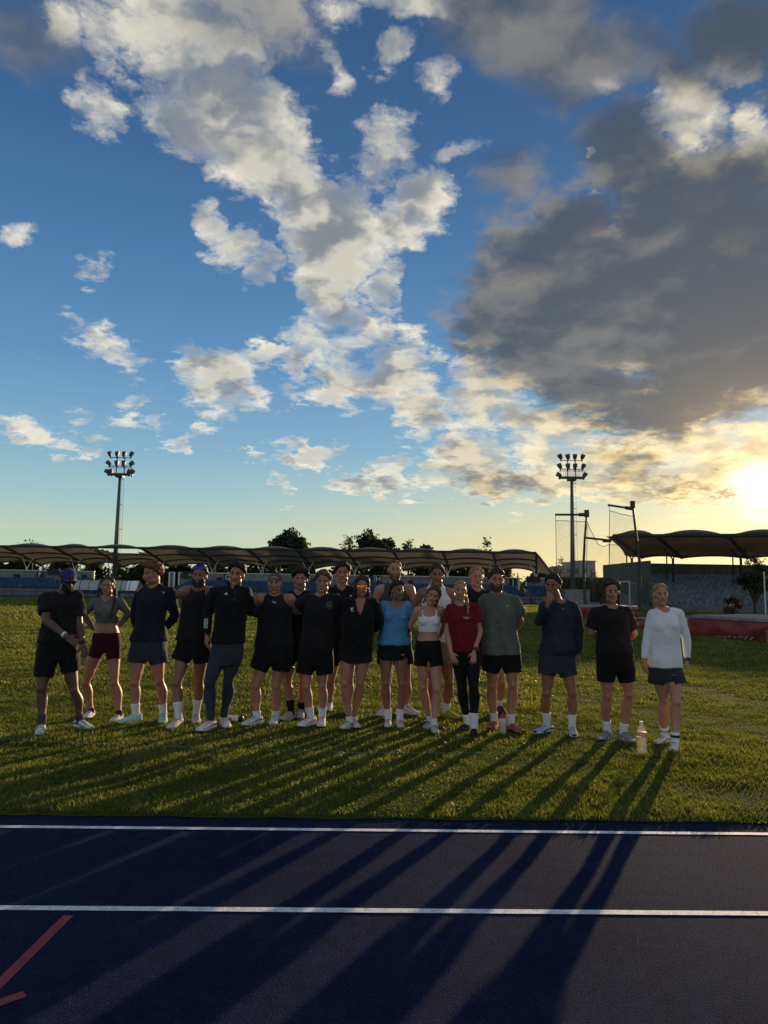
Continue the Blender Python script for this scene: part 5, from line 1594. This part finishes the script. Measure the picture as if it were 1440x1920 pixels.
make_person('p1', 'A', 'brown', [(195, 1572, 18), (632, 1522, 62)], [(212, 1175), (488, 1190)], [(285, 850), (420, 840)], [(270, 415), (490, 405)], [(255, 600, -.20), (532, 640, .02)], [(425, 735, -.30), (562, 800, -.08)], (395, 352), dict(c=(440, 262), yaw=42, pitch=14),
    'man in blue cap, sunglasses, black tee and shorts stepping forward at the left end', top=dict(kind='tee', name='t_shirt', m=C['black2'], hem=770, sleeve=.68, fold=.013, loose=1.0), bottom=dict(kind='shorts', name='shorts', m=C['black'], waist=730, hem=(1065, 1030), flare=1.22, off=.024),
    socks=(C['sockg'], (1390, 1385)), shoes=(SH['white'], SH['mint'], SH['blk']), hair=('short', 'dark', dict(thick=.002, n=90, strands=0, under=.12)), beard=('dark', .45, 'full'), byaw=22, hands={0: dict(dir=(1, -.15, -.55), n=(.3, -.9, .5), curl=.35), 1: dict(dir=(.35, -.1, -1), n=(.8, -.5, .1), curl=.25, spread=.16)}, smile=True, extras=x1)

pony = lambda pts, r0=.024: [(pts, [r0 * (1 - .55 * i / (len(pts) - 1)) for i in range(len(pts))])]
make_person('p2', 'A', 'fair', [(565, 1436, -5), (800, 1466, -8)], [(588, 1120), (828, 1125)], [(705, 800), (822, 800)], [(672, 452), (880, 452)], [(572, 545, .06), (952, 545, .06)], [(655, 672, .10), (868, 650, .12)], (770, 402), dict(c=(776, 312), yaw=6, k=.96),
    'woman in grey cropped long-sleeve top and maroon shorts, hands on hips, long ponytail', female=True, top=dict(kind='crop', name='crop_top', m=C['grey'], hem=612, sleeve=1.5, off=.006, loose=.0, fold=.004), bottom=dict(kind='shorts', name='shorts', m=C['maroon'], waist=690, hem=(895, 915), off=.005, flare=1.04, fold=.002),
    socks=(C['sockm'], (1345, 1350)), shoes=(SH['white'], SH['sole'], SH['gry']), hair=('tied', 'brown', dict(thick=.006, line='high', locks=pony([(.03, -.10, .02), (.075, -.08, -.05), (.100, -.02, -.13), (.105, .055, -.22), (.095, .105, -.31), (.085, .125, -.40)], .026), strands=70)), smile=True,
    hands={0: dict(dir=(.6, .3, -.5), n=(-.4, -.7, .3), curl=.5), 1: dict(dir=(-.6, .4, -.4), n=(.4, -.6, .3), curl=.5)})

def x3(P):
    cloth_poly(P['top'], (30 + 1240 / 4.5, 1030 + 365 / 4.5), [[(-.020, .013), (.020, .004), (.014, -.004)], [(-.014, -.014), (.020, .002), (.012, -.004)]], M_LOGO, 'logo')
    wr = None
make_person('p3', 'A', 'fair', [(880, 1478, -42), (1238, 1474, 16)], [(1004, 1125), (1208, 1110)], [(1045, 850), (1185, 850)], [(1058, 362), (1292, 362)], [(1000, 570, .08), (1345, 560, .06)], [(1040, 690, .20), (1245, 690, .20)], (1165, 302), dict(c=(1152, 208), yaw=-48, pitch=6),
    'man in navy long-sleeve top and grey shorts looking left, arms behind, mint green shoes', top=dict(kind='long', name='long_sleeve_top', m=C['navy'], hem=752, sleeve=1.5, off=.013, fold=.009), bottom=dict(kind='shorts', name='shorts', m=C['slate'], waist=735, hem=(940, 945), flare=1.2, off=.022),
    socks=(C['sock'], (1285, 1285)), shoes=(SH['mint'], SH['mint'], SH['white']), hair=('short', 'ginger', dict(thick=.018, fringe=1.5, strands=160)), extras=x3)

def x4(P):
    hp = P['hp']
    glasses(P, M_LENS_B, 'sunglasses', f=-.022, z=.094, tilt=.016)
    cloth_poly(P['sock0'], (290 + 172 / 4.5, 1030 + 1310 / 4.5), [[(-.016, -.002), (-.006, -.006), (.018, .006), (-.008, .000)]], M_WATCH, 'logo')
make_person('p4', 'B', 'tan', [(125, 1516, -14), (350, 1474, 16)], [(190, 1125), (372, 1110)], [(265, 830), (395, 830)], [(262, 352), (462, 356)], [(165, 400, .16), (540, 440, .20)], [(-60, 318, .12), (600, 470, .26)], (375, 318), dict(c=(378, 228), k=1.0),
    'bearded smiling man in black sleeveless top with blue sunglasses pushed up on his head', top=dict(kind='tank', name='tank_top', m=C['black2'], hem=760, neckline='tank', loose=1.0), bottom=dict(kind='shorts', name='shorts', m=C['black'], waist=720, hem=(935, 945), flare=1.2, off=.022),
    socks=(C['sock'], (1288, 1255)), shoes=(SH['cream'], SH['sole'], SH['cream']), hair=('short', 'dark', dict(thick=.010)), beard=('dark', 1.2, 'full'), hands={0: dict(dir=(-.6, -.75, -.05), n=(-.1, -.4, .9), curl=.6, spread=.14)}, extras=x4)

def x5(P):
    cloth_poly(P['top'], (290 + 602 / 4.5, 1030 + 374 / 4.5), [[(-.022, -.010), (-.012, -.010), (-.014, -.003), (-.019, -.003)], [(-.009, -.010), (.001, -.010), (-.006, .008), (-.013, .003)], [(.004, -.010), (.020, -.010), (.004, .018), (-.003, .012)]], M_LOGO, 'logo')
    cloth_poly(P['top'], (290 + 432 / 4.5, 1030 + 625 / 4.5), bars((-.020, -.055, -.012, .055), (-.004, -.055, .004, .055), (.012, -.055, .020, .055)), M_LOGO, 'sleeve_stripes')
    wristband(P, 0, M_WATCH, 'bracelet', .99, .005)
    cloth_poly(P['top'], (290 + 672 / 4.5, 1030 + 385 / 4.5), bars((-.002, -.05, .002, .04)), M_LOGO_D, 'zip')
make_person('p5', 'B', 'fair', [(375, 1542, -28), (612, 1512, 26)], [(462, 1130), (622, 1105)], [(545, 880), (672, 880)], [(508, 372), (765, 372)], [(446, 545, .0), (812, 520, .10)], [(440, 722, -.04), (900, 545, .22)], (668, 316), dict(c=(690, 216), roll=4),
    'dark-haired man in black zip-neck top with three white sleeve stripes and grey leggings', top=dict(kind='zip', name='zip_top', m=C['black'], hem=782, sleeve=1.5, off=.018, neckline='collar', fold=.010, cuff=.93), bottom=dict(kind='tights', name='leggings', m=C['denim'], waist=770, off=.006, fold=.004, len=.93, sock=.93),
    socks=(C['sock'], (1385, 1360)), shoes=(SH['white'], SH['sole'], SH['red']), hair=('short', 'dark', dict(thick=.020, fringe=1.25, strands=130, slen=.024)), beard=('dark', .5, 'tache'), hands={0: dict(dir=(.02, -.1, -1), n=(-.75, -.6, 0), curl=.5)}, extras=x5)

def x6(P):
    hp = P['hp']; cb = MB(); ell(cb, hp((0, -.014, .038)), (.083 * P['hs'], .101 * P['hs'], .088 * P['hs']), P['Hm'])
    o = remesh(cb, .0055, 1, 'cap', C['capg'], P['root'], disp=fold(.003, 3, 30, 20), cut=lambda c, n: (P['Hm'].transposed() @ (c - hp((0, 0, .040)))).z < 0)
    arch = MB().tube([hp((-.034, .076, .046)), hp((-.018, .083, .066)), hp((.018, .083, .066)), hp((.034, .076, .046))], .004, 6); sub(o, arch.build('strap_opening', C['black']))
    cloth_poly(P['top'], (290 + 1010 / 4.5, 1030 + 447 / 4.5), [[(-.022, .012), (-.010, .006), (.004, .006), (.016, -.004), (.022, -.014), (.012, -.008), (.002, -.002), (-.008, -.002), (-.012, -.010), (-.014, .000)], [(-.026, .014), (-.018, .016), (-.016, .010), (-.022, .008)]], M_LOGO, 'logo')
make_person('p6', 'B', 'fair', [(752, 1492, -42), (992, 1490, -2)], [(852, 1150), (1022, 1150)], [(935, 870), (1080, 870)], [(892, 420), (1142, 420)], [(826, 500, .12), (1205, 520, .12)], [(800, 372, .12), (1290, 500, .24)], (1015, 380), dict(c=(1015, 290)),
    'stocky man in backward grey cap and black tank top, arms round his neighbours', b=1.12, top=dict(kind='tank', name='tank_top', m=C['black2'], hem=800, neckline='crew', loose=1.0), bottom=dict(kind='shorts', name='shorts', m=C['black'], waist=740, hem=(1000, 1010), flare=1.25, off=.026),
    socks=(C['sock'], (1350, 1345)), shoes=(SH['white'], SH['sole'], SH['gry']), hair=('short', 'fairbrown', dict(thick=.003, n=110, strands=20, under=.15)), hands={0: dict(dir=(-.15, -.8, -.25), n=(-.3, -.3, .9), curl=.7, spread=.14)}, extras=x6)

make_person('p7', 'C', 'fair', [(40, 1450, -28), (192, 1432, 4)], [(85, 1115), (214, 1110)], [(110, 860), (230, 860)], [(82, 412), (296, 408)], [(80, 580, .12), (290, 580, .12)], [(130, 710, .18), (240, 710, .18)], (190, 352), dict(c=(194, 258), yaw=4),
    'man with dark quiff and moustache in black, standing behind the others', top=dict(kind='tee', name='t_shirt', m=C['black'], hem=790), bottom=dict(kind='shorts', name='shorts', m=C['black'], waist=770, hem=(975, 975)),
    socks=(C['sockb'], (1272, 1280)), shoes=(SH['cream'], SH['sole'], None), hair=('short', 'dark', dict(thick=.024, fringe=1.3, strands=150, slen=.026)), beard=('dark', 1, 'tache'), smile=False)

def x8(P):
    ring = []
    for r0, r1 in ((.036, .032), (.024, .022)):
        for k in range(20):
            a, b_ = 2 * math.pi * k / 20, 2 * math.pi * (k + .72) / 20
            ring.append([(r0 * math.cos(a), r0 * math.sin(a)), (r0 * math.cos(b_), r0 * math.sin(b_)), (r1 * math.cos(b_), r1 * math.sin(b_)), (r1 * math.cos(a), r1 * math.sin(a))])
    ring += [[(-.016, .004), (-.003, -.013), (.019, .014), (.016, .017), (-.003, -.006), (-.013, .007)]] + bars((-.026, .038, .026, .043), (-.018, .000, -.008, .002), (.006, -.004, .018, -.002))
    cloth_poly(P['top'], (520 + 440 / 4.5, 1030 + 472 / 4.5), ring, M_LOGO_D, 'emblem')
    for k, (u, v) in enumerate(((275, 1345), (400, 1345))): cloth_poly(P['sock%d' % k], (520 + (u - 22) / 4.5, 1030 + v / 4.5), [[(-.012, 0), (-.004, -.005), (.014, .006), (-.005, .001)]], M_WATCH, 'logo')
make_person('p8', 'C', 'fair', [(190, 1506, -36), (366, 1510, 0)], [(246, 1160), (376, 1150)], [(262, 890), (388, 890)], [(258, 432), (494, 430)], [(168, 500, .12), (545, 580, .10)], [(60, 530, .26), (585, 660, .22)], (372, 380), dict(c=(384, 280), roll=2),
    'young man in black tee with pale round chest emblem and white socks', top=dict(kind='tee', name='t_shirt', m=C['black2'], hem=850, sleeve=.72, loose=1.0, fold=.011, off=.02), bottom=dict(kind='shorts', name='shorts', m=C['black'], waist=820, hem=(1045, 1050), flare=1.2, off=.024),
    socks=(C['sock'], (1328, 1330)), shoes=(SH['white'], SH['sole'], SH['orange'], SH['blk']), hair=('short', 'fairbrown', dict(thick=.017, fringe=1.4, strands=130)), extras=x8)

def x9(P): cloth_poly(P['top'], (520 + 620 / 4.5, 1030 + 392 / 4.5), bars((-.014, -.012, -.008, .012), (.008, -.012, .014, .012), (-.008, -.003, .008, .003)), M_LOGO, 'logo')
make_person('p9', 'C', 'fair', [(420, 1372, -5), (618, 1402, 14)], [(450, 1110), (604, 1110)], [(480, 850), (605, 850)], [(444, 372), (654, 368)], [(440, 560, .10), (660, 560, .10)], [(452, 730, .05), (640, 730, .10)], (545, 308), dict(c=(551, 205), yaw=3),
    'tall dark-haired smiling man in plain black tee in the back row', top=dict(kind='tee', name='t_shirt', m=C['black'], hem=770), bottom=dict(kind='shorts', name='shorts', m=C['black'], waist=750, hem=(960, 960)),
    socks=(C['sock'], (1300, 1330)), shoes=(SH['white'], SH['sole'], SH['gry']), hair=('short', 'dark', dict(thick=.020, strands=110)), extras=x9)

def x10(P):
    glasses(P, M_LENS_O, 'sunglasses', z=.008)
    cloth_poly(P['top'], (520 + 632 / 4.5, 1030 + 505 / 4.5), bars((-.016, .006, .012, .016), (-.016, -.016, -.006, .016), (-.016, -.006, .006, .001), (-.012, -.024, .018, -.018)), M_LOGO, 'logo')
make_person('p10', 'C', 'fair', [(535, 1528, -30), (688, 1520, 22)], [(570, 1130), (700, 1122)], [(598, 880), (722, 880)], [(598, 462), (816, 462)], [(556, 640, .06), (866, 610, .06)], [(600, 720, .20), (822, 690, .20)], (702, 428), dict(c=(715, 318), k=.97),
    'laughing woman in mirrored orange sunglasses and open-necked black zip jacket', female=True, top=dict(kind='zip', name='zip_jacket', m=C['black'], hem=850, sleeve=1.5, off=.026, neckline='vee', vdep=.17, loose=1.12, fold=.012), bottom=dict(kind='shorts', name='shorts', m=C['black2'], waist=800, hem=(942, 948), off=.014, flare=1.1),
    socks=(C['sock'], (1400, 1400)), shoes=(SH['cream'], SH['sole'], SH['gry']), hair=('wavy', 'brown', dict(thick=.018, strands=170, slen=.03)), extras=x10)

make_person('p11', 'D', 'pale', [(142, 1414, -20), (452, 1402, 46)], [(205, 1120), (368, 1125)], [(205, 850), (335, 850)], [(150, 345), (396, 340)], [(98, 520, .08), (432, 520, .08)], [(150, 690, .14), (390, 700, .14)], (270, 280), dict(c=(270, 178), yaw=4),
    'tall crop-haired man with short beard in dark grey tank top behind the blue tee', b=1.06, top=dict(kind='tank', name='tank_top', m=C['tankgrey'], hem=770, neckline='crew', loose=1.0), bottom=dict(kind='shorts', name='shorts', m=C['charcoal'], waist=750, hem=(970, 970)),
    socks=(C['sock'], (1320, 1300)), shoes=(SH['white'], SH['sole'], SH['gry']), hair=('short', 'fairbrown', dict(thick=.004, n=170, strands=40, slen=.008)), beard=('ginger', .8, 'full'), smile=False)

def x12(P):
    cloth_poly(P['bottom'], (680 + 342 / 4.5, 1030 + 888 / 4.5), [[(-.022, .000), (-.014, -.008), (-.004, -.007), (.024, .008), (-.006, -.002), (-.014, -.002)]], M_LOGO, 'logo')
make_person('p12', 'D', 'tan', [(210, 1510, -2), (328, 1516, 5)], [(195, 1130), (332, 1130)], [(202, 862), (318, 862)], [(176, 482), (372, 482)], [(152, 650, .08), (402, 640, .10)], [(200, 730, .20), (372, 730, .20)], (282, 448), dict(c=(297, 352), yaw=24, k=.96),
    'woman in sky blue tee and dark shorts with tied-back curly dark hair, looking right', female=True, top=dict(kind='tee', name='t_shirt', m=C['blue'], hem=800, sleeve=.50, off=.012, loose=1.02, fold=.010, neckline='scoop'), bottom=dict(kind='shorts', name='shorts', m=C['black2'], waist=770, hem=(912, 912), flare=1.18, off=.016),
    socks=(C['sock'], (1342, 1342)), shoes=(SH['cream'], SH['cream'], SH['sole']), hair=('curly', 'dark', dict(thick=.014, line='high', locks=pony([(-.03, -.10, .02), (-.06, -.11, -.03), (-.075, -.09, -.08)], .034), strands=160, slen=.022)), extras=x12)

make_person('p13', 'D', 'tan', [(580, 1430, -15), (802, 1434, 50)], [(598, 1120), (728, 1125)], [(575, 850), (690, 850)], [(505, 372), (732, 372)], [(418, 480, .04), (762, 540, .08)], [(380, 640, .16), (690, 700, .10)], (616, 305), dict(c=(625, 225), pitch=-2),
    'smiling man in white tank top and stone shorts with lime shoes in the back row', b=1.04, top=dict(kind='tank', name='tank_top', m=C['white'], hem=770, neckline='tank', loose=1.0), bottom=dict(kind='shorts', name='shorts', m=C['tan'], waist=740, hem=(955, 955), off=.022, flare=1.15),
    socks=(C['sock'], (1300, 1288)), shoes=(SH['lime'], SH['lime'], SH['lime']), hair=('short', 'brown', dict(thick=.014, strands=90)))

make_person('p14', 'D', 'pale', [(515, 1524, -26), (626, 1564, 6)], [(512, 1160), (622, 1180)], [(500, 868), (606, 868)], [(462, 522), (662, 520)], [(402, 640, .06), (690, 640, .08)], [(450, 716, .16), (655, 725, .18)], (562, 492), dict(c=(592, 398), roll=20, yaw=-6, k=.96),
    'fair woman in white sports bra and black shorts tilting her head', female=True, b=.96, top=dict(kind='bra', name='sports_bra', m=C['white'], hem=690), bottom=dict(kind='shorts', name='shorts', m=C['black'], waist=758, hem=(972, 978), off=.006, flare=1.05, fold=.003),
    socks=(C['sock'], (1392, 1420)), shoes=(SH['mintg'], SH['mintg'], SH['white']), hair=('wavy', 'fairbrown', dict(thick=.012, line='high', strands=260, slen=.03)), smile=True)

def x15(P):
    rr = np.random.default_rng(4)
    pl = []
    for row, (y, n) in enumerate(((.007, 9), (-.002, 9), (-.010, 4))):
        for k in range(n): x = (k - n / 2) * .0078; pl += bars((x, y - .0028 + .0025 * (1 - abs(k - n / 2) / n) * (row == 0), x + rr.uniform(.004, .0065), y + .0028))
    cloth_poly(P['top'], (680 + 873 / 4.5, 1030 + 577 / 4.5), pl, M_LOGO, 'chest_print')
    wristband(P, 1, M_WATCH, 'watch', .92, .012, True, .029)
    for k, (u, v) in enumerate(((880, 1392), (965, 1392))): cloth_poly(P['sock%d' % k], (680 + (u - 12) / 4.5, 1030 + v / 4.5), [[(-.012, 0), (-.004, -.005), (.014, .006), (-.005, .001)]], M_WATCH, 'logo')
make_person('p15', 'D', 'pale', [(800, 1540, -46), (942, 1590, -6)], [(838, 1150), (938, 1150)], [(812, 905), (922, 905)], [(742, 505), (948, 500)], [(712, 690, .0), (990, 690, .0)], [(745, 870, -.12), (940, 862, -.14)], (822, 455), dict(c=(822, 350), yaw=-4, k=.95),
    'fair-haired woman in deep red tee and black leggings, hands on her thighs', female=True, top=dict(kind='tee', name='t_shirt', m=C['red'], hem=848, sleeve=.62, off=.016, loose=1.06, fold=.009), bottom=dict(kind='tights', name='leggings', m=C['black'], waist=840, off=.005, fold=.003, len=.90, sock=1.2),
    socks=(C['sock'], (1370, 1368)), shoes=(SH['black'], SH['soled'], None, SH['blk']), hair=('tied', 'blond', dict(thick=.005, line='high', locks=pony([(.03, -.10, .0), (.075, -.07, -.06), (.092, .0, -.13), (.098, .065, -.21), (.095, .10, -.29)], .022), strands=60)), hands={0: dict(dir=(.35, -.25, -.9), n=(-.5, -.85, .0), curl=.18, spread=.2), 1: dict(dir=(-.10, -.3, -.95), n=(.3, -.95, .0), curl=.15, spread=.24)}, extras=x15)

make_person('p16', 'D', 'pale', [(905, 1442, -5), (1188, 1402, 8)], [(930, 1130), (1172, 1120)], [(975, 870), (1110, 870)], [(872, 398), (1068, 392)], [(860, 580, .10), (1080, 590, .10)], [(900, 720, .15), (1050, 720, .15)], (965, 330), dict(c=(960, 238), yaw=4),
    'fair-haired man in black tee in the back row beside the sage tee', top=dict(kind='tee', name='t_shirt', m=C['black2'], hem=780), bottom=dict(kind='shorts', name='shorts', m=C['charcoal'], waist=760, hem=(965, 965)),
    socks=(C['sock'], (1250, 1250)), shoes=(SH['navy'], SH['navy'], None, SH['navy']), hair=('short', 'blond', dict(thick=.008, strands=70, slen=.012)))

def x17(P): cloth_poly(P['top'], (680 + 1222 / 4.5, 1030 + 476 / 4.5), bars((-.013, -.012, -.008, .012), (.008, -.012, .013, .012), (-.008, -.004, .008, .004)) + bars((-.020, -.062, -.014, -.056)), M_LOGO_G, 'logo')
make_person('p17', 'D', 'fair', [(1070, 1532, -26), (1345, 1556, 34)], [(1092, 1150), (1266, 1142)], [(1098, 905), (1250, 905)], [(1036, 432), (1276, 430)], [(1012, 620, .08), (1328, 610, .05)], [(1060, 720, .22), (1280, 700, .20)], (1130, 372), dict(c=(1130, 268), yaw=-2),
    'bearded man in sage grey tee and black shorts with bright multicoloured shoes', top=dict(kind='tee', name='t_shirt', m=C['sage'], hem=866, sleeve=.75, loose=1.06, off=.02, fold=.010), bottom=dict(kind='shorts', name='shorts', m=C['black'], waist=840, hem=(1018, 1020), flare=1.18, off=.022),
    socks=(C['sock'], (1358, 1372)), shoes=(SH['multi'], SH['soled'], SH['pink'], SH['orange']), hair=('short', 'brown', dict(thick=.016, fringe=1.2, strands=110)), beard=('brown', 1.3, 'full'), smile=False, extras=x17)

def x18(P):
    wristband(P, 1, M_WATCH, 'watch', .95, .013, True)
    cloth_poly(P['top'], (960 + 363 / 3.79, 1030 + 425 / 3.79), [[(-.006, .014), (.010, .010), (.002, -.016)]], M_LOGO_D, 'logo')
make_person('p18', 'E', 'tan', [(168, 1316, -56), (442, 1346, -8)], [(246, 1020), (428, 1018)], [(262, 800), (378, 800)], [(236, 412), (430, 408)], [(196, 512, -.05), (478, 570, .0)], [(252, 398, -.22), (476, 738, -.02)], (335, 370), dict(c=(290, 262), yaw=-30, pitch=4),
    'man in dark blue jumper and slate shorts holding a hand over his mouth', top=dict(kind='long', name='jumper', m=C['navy2'], hem=738, sleeve=1.5, off=.018, fold=.010, loose=1.0, cuff=.94), bottom=dict(kind='shorts', name='shorts', m=C['slate'], waist=715, hem=(885, 893), flare=1.18, off=.022),
    socks=(C['sock'], (1155, 1170)), shoes=(SH['wblue'], SH['soled'], SH['navy']), hair=('short', 'dark', dict(thick=.014, strands=90)), hands={0: dict(dir=(.25, -.15, .9), n=(-.3, -.95, 0), curl=.55), 1: dict(dir=(-.08, -.1, -1), n=(.9, -.4, 0), curl=.45)}, smile=False, extras=x18)

make_person('p19', 'E', 'fair', [(628, 1364, -40), (864, 1384, 16)], [(678, 1040), (830, 1032)], [(672, 800), (796, 800)], [(600, 452), (806, 446)], [(566, 590, .03), (868, 600, .04)], [(630, 655, .18), (790, 660, .18)], (705, 402), dict(c=(702, 306)),
    'smiling man with wavy chin-length hair in black tee and shorts, arms behind his back', b=1.03, top=dict(kind='tee', name='t_shirt', m=C['black2'], hem=722, sleeve=.78, fold=.008), bottom=dict(kind='shorts', name='shorts', m=C['black'], waist=700, hem=(928, 930), flare=1.12, off=.02),
    socks=(C['sock'], (1208, 1226)), shoes=(SH['grey'], SH['sole'], None), hair=('wavy', 'brown', dict(thick=.020, strands=260, slen=.032)), beard=('brown', .4, 'tache'))

def x20(P):
    wristband(P, 1, M_WATCH, 'watch', .97, .014, True)
    cloth_poly(P['bottom'], (960 + 1150 / 3.79, 1030 + 892 / 3.79), bars((-.024, -.004, .024, .003)), M_LOGO_D, 'logo')
    for k in (0, 1):
        o = P['sock%d' % k]; zz = [v.co.z for v in o.data.vertices]; 
        c = sum((v.co for v in o.data.vertices), Vector()) / len(zz)
        under(P['root'], MB().tube([c + Vector((0, 0, .006)), c + Vector((0, .0005, .030))], [.0445, .0450], 16).build('sock_stripe', M_WATCH))
make_person('p20', 'E', 'pale', [(1012, 1396, -56), (1142, 1452, -30)], [(1080, 1070), (1168, 1085)], [(1040, 862), (1138, 862)], [(998, 474), (1186, 464)], [(958, 640, .0), (1238, 632, .0)], [(936, 790, -.05), (1246, 786, -.02)], (1072, 420), dict(c=(1056, 324), yaw=-6, k=.97),
    'athlete in white long-sleeve top and dark shorts with fair hair tied back, right end', female=True, b=1.0, top=dict(kind='long', name='long_sleeve_top', m=C['white'], hem=820, sleeve=1.5, off=.012, loose=1.04, fold=.0055, cuff=.93), bottom=dict(kind='shorts', name='shorts', m=C['slate'], waist=800, hem=(938, 938), off=.012, flare=1.08),
    socks=(C['sock'], (1245, 1285)), shoes=(SH['white'], SH['orange'], SH['gry']), hair=('tied', 'blond', dict(thick=.008, line='high', locks=pony([(0, -.10, .0), (-.04, -.10, -.06), (-.07, -.06, -.11)], .022), strands=140, slen=.02)), hands={0: dict(dir=(.05, -.1, -1), n=(-.8, -.5, 0), curl=.35), 1: dict(dir=(.0, -.1, -1), n=(.85, -.5, 0), curl=.2, spread=.2)}, extras=x20)

# ------------------------------------------------------------------ bottles and cord
def bottle_red():
    g = ground(680 + 1188 / 4.5, 1030 + 1558 / 4.5, .02)
    m = mat('milky_plastic', (.72, .66, .66), rough=.4, trans=.45); mr_ = mat('red_plastic', (.5, .02, .03), rough=.35)
    root = empty('sports_bottle', (g.x, g.y + .03, field_z(g.x, g.y)), 'milky squeeze bottle with red cap standing by the multicoloured shoes', 'bottle')
    MB().lathe([(.030, 0), (.036, .006), (.037, .05), (.033, .075), (.033, .095), (.037, .115), (.036, .175), (.024, .195)], (0, 0, 0), 20).build('flask', m, root, smooth=True)
    MB().lathe([(.033, .178), (.034, .186), (.033, .205), (.020, .214), (.012, .218), (.012, .232), (.008, .236)], (0, 0, 0), 20).build('cap', mr_, root, smooth=True)
bottle_red()
def bottle_clear():
    g = ground(960 + 932 / 3.79, 1030 + 1464 / 3.79, .02)
    root = empty('water_bottle', (g.x, g.y + .03, field_z(g.x, g.y)), 'clear plastic water bottle standing on the grass by the white top', 'bottle')
    m = bpy.data.materials.new('clear_plastic'); m.use_nodes = True
    N = NT(m.node_tree); b = m.node_tree.nodes['Principled BSDF']; out = m.node_tree.nodes['Material Output']
    b.inputs['Base Color'].default_value = (.6, .6, .58, 1); b.inputs['Roughness'].default_value = .12
    t = N.n('ShaderNodeBsdfTransparent'); t.inputs[0].default_value = (.95, .95, .92, 1); tl = N.n('ShaderNodeBsdfTranslucent'); tl.inputs[0].default_value = (.8, .8, .76, 1)
    m1 = N.n('ShaderNodeMixShader'); m1.inputs[0].default_value = .45; N.l(b.outputs[0], m1.inputs[1]); N.l(tl.outputs[0], m1.inputs[2])
    m2 = N.n('ShaderNodeMixShader'); m2.inputs[0].default_value = .13; N.l(t.outputs[0], m2.inputs[1]); N.l(m1.outputs[0], m2.inputs[2]); N.l(m2.outputs[0], out.inputs[0])
    SB = .86
    pr = [(.040, 0), (.050, .010)]
    for k in range(6): pr += [(.051, .025 + k * .026), (.0475, .038 + k * .026)]
    pr += [(.051, .190), (.051, .255), (.046, .285), (.030, .318), (.019, .335), (.018, .352)]
    pr = [(a * .95, c * SB) for a, c in pr]
    MB().lathe(pr, (0, 0, 0), 22).build('flask', m, root, smooth=True)
    MB().lathe([(a, c * SB) for a, c in [(.0185, .345), (.0205, .347), (.0205, .368), (.0185, .371)]], (0, 0, 0), 18).build('cap', M_BAND, root)
    MB().lathe([(.0495, .196 * SB), (.0495, .250 * SB)], (0, 0, 0), 22).build('label', mat('bottle_label', (.50, .26, .30), rough=.5, alpha=.55), root, smooth=True)
bottle_clear()
def bottle_lying():
    g = ground(290 + 672 / 4.5, 1030 + 1462 / 4.5, .02)
    root = empty('lying_bottle', (g.x, g.y + .04, field_z(g.x, g.y)), 'white bottle with black cap lying on the grass by red and white shoes', 'bottle')
    rot = Matrix.Rotation(R(92), 3, 'Y'); rot = Matrix.Rotation(R(-12), 3, 'Z') @ rot
    c = rot @ Vector((0, 0, -.11)); c.z = .044
    MB().lathe([(.030, 0), (.038, .006), (.038, .155), (.034, .165)], c, 20, rot).build('flask', mat('white_enamel', (.66, .65, .62), rough=.35), root, smooth=True)
    MB().lathe([(.036, .160), (.038, .166), (.037, .205), (.028, .212)], c, 20, rot).build('cap', M_WATCH, root, smooth=True)
    p0 = c + rot @ Vector((0, 0, .06)); MB().box(p0 + Vector((0, -.0385, 0)), (.03, .0015, .012)).build('printed_mark', SH['red'], root)
bottle_lying()
def cord():
    pts = [(-40, 1383), (90, 1391), (220, 1398), (300, 1402), (430, 1407), (600, 1411), (760, 1413), (900, 1412), (1010, 1408), (1105, 1399), (1190, 1387), (1290, 1368), (1440, 1330), (1520, 1308)]
    P = [ground(x, y, .045) for x, y in pts]
    Q = []
    for i in range(len(P) - 1):
        for k in range(8):
            p = P[i].lerp(P[i + 1], k / 8); p.z = field_z(p.x, p.y) + .034 + .006 * mnoise.noise(Vector((p.x * 3, p.y * 3, 2))); Q.append(p)
    o = MB().tube(Q, .0013, 5).build('marking_cord', mat('cord_pale_green', (.22, .30, .27), rough=.7))
    tag(o, 'thin pale cord lying across the grass in front of the group', 'cord')
cord()
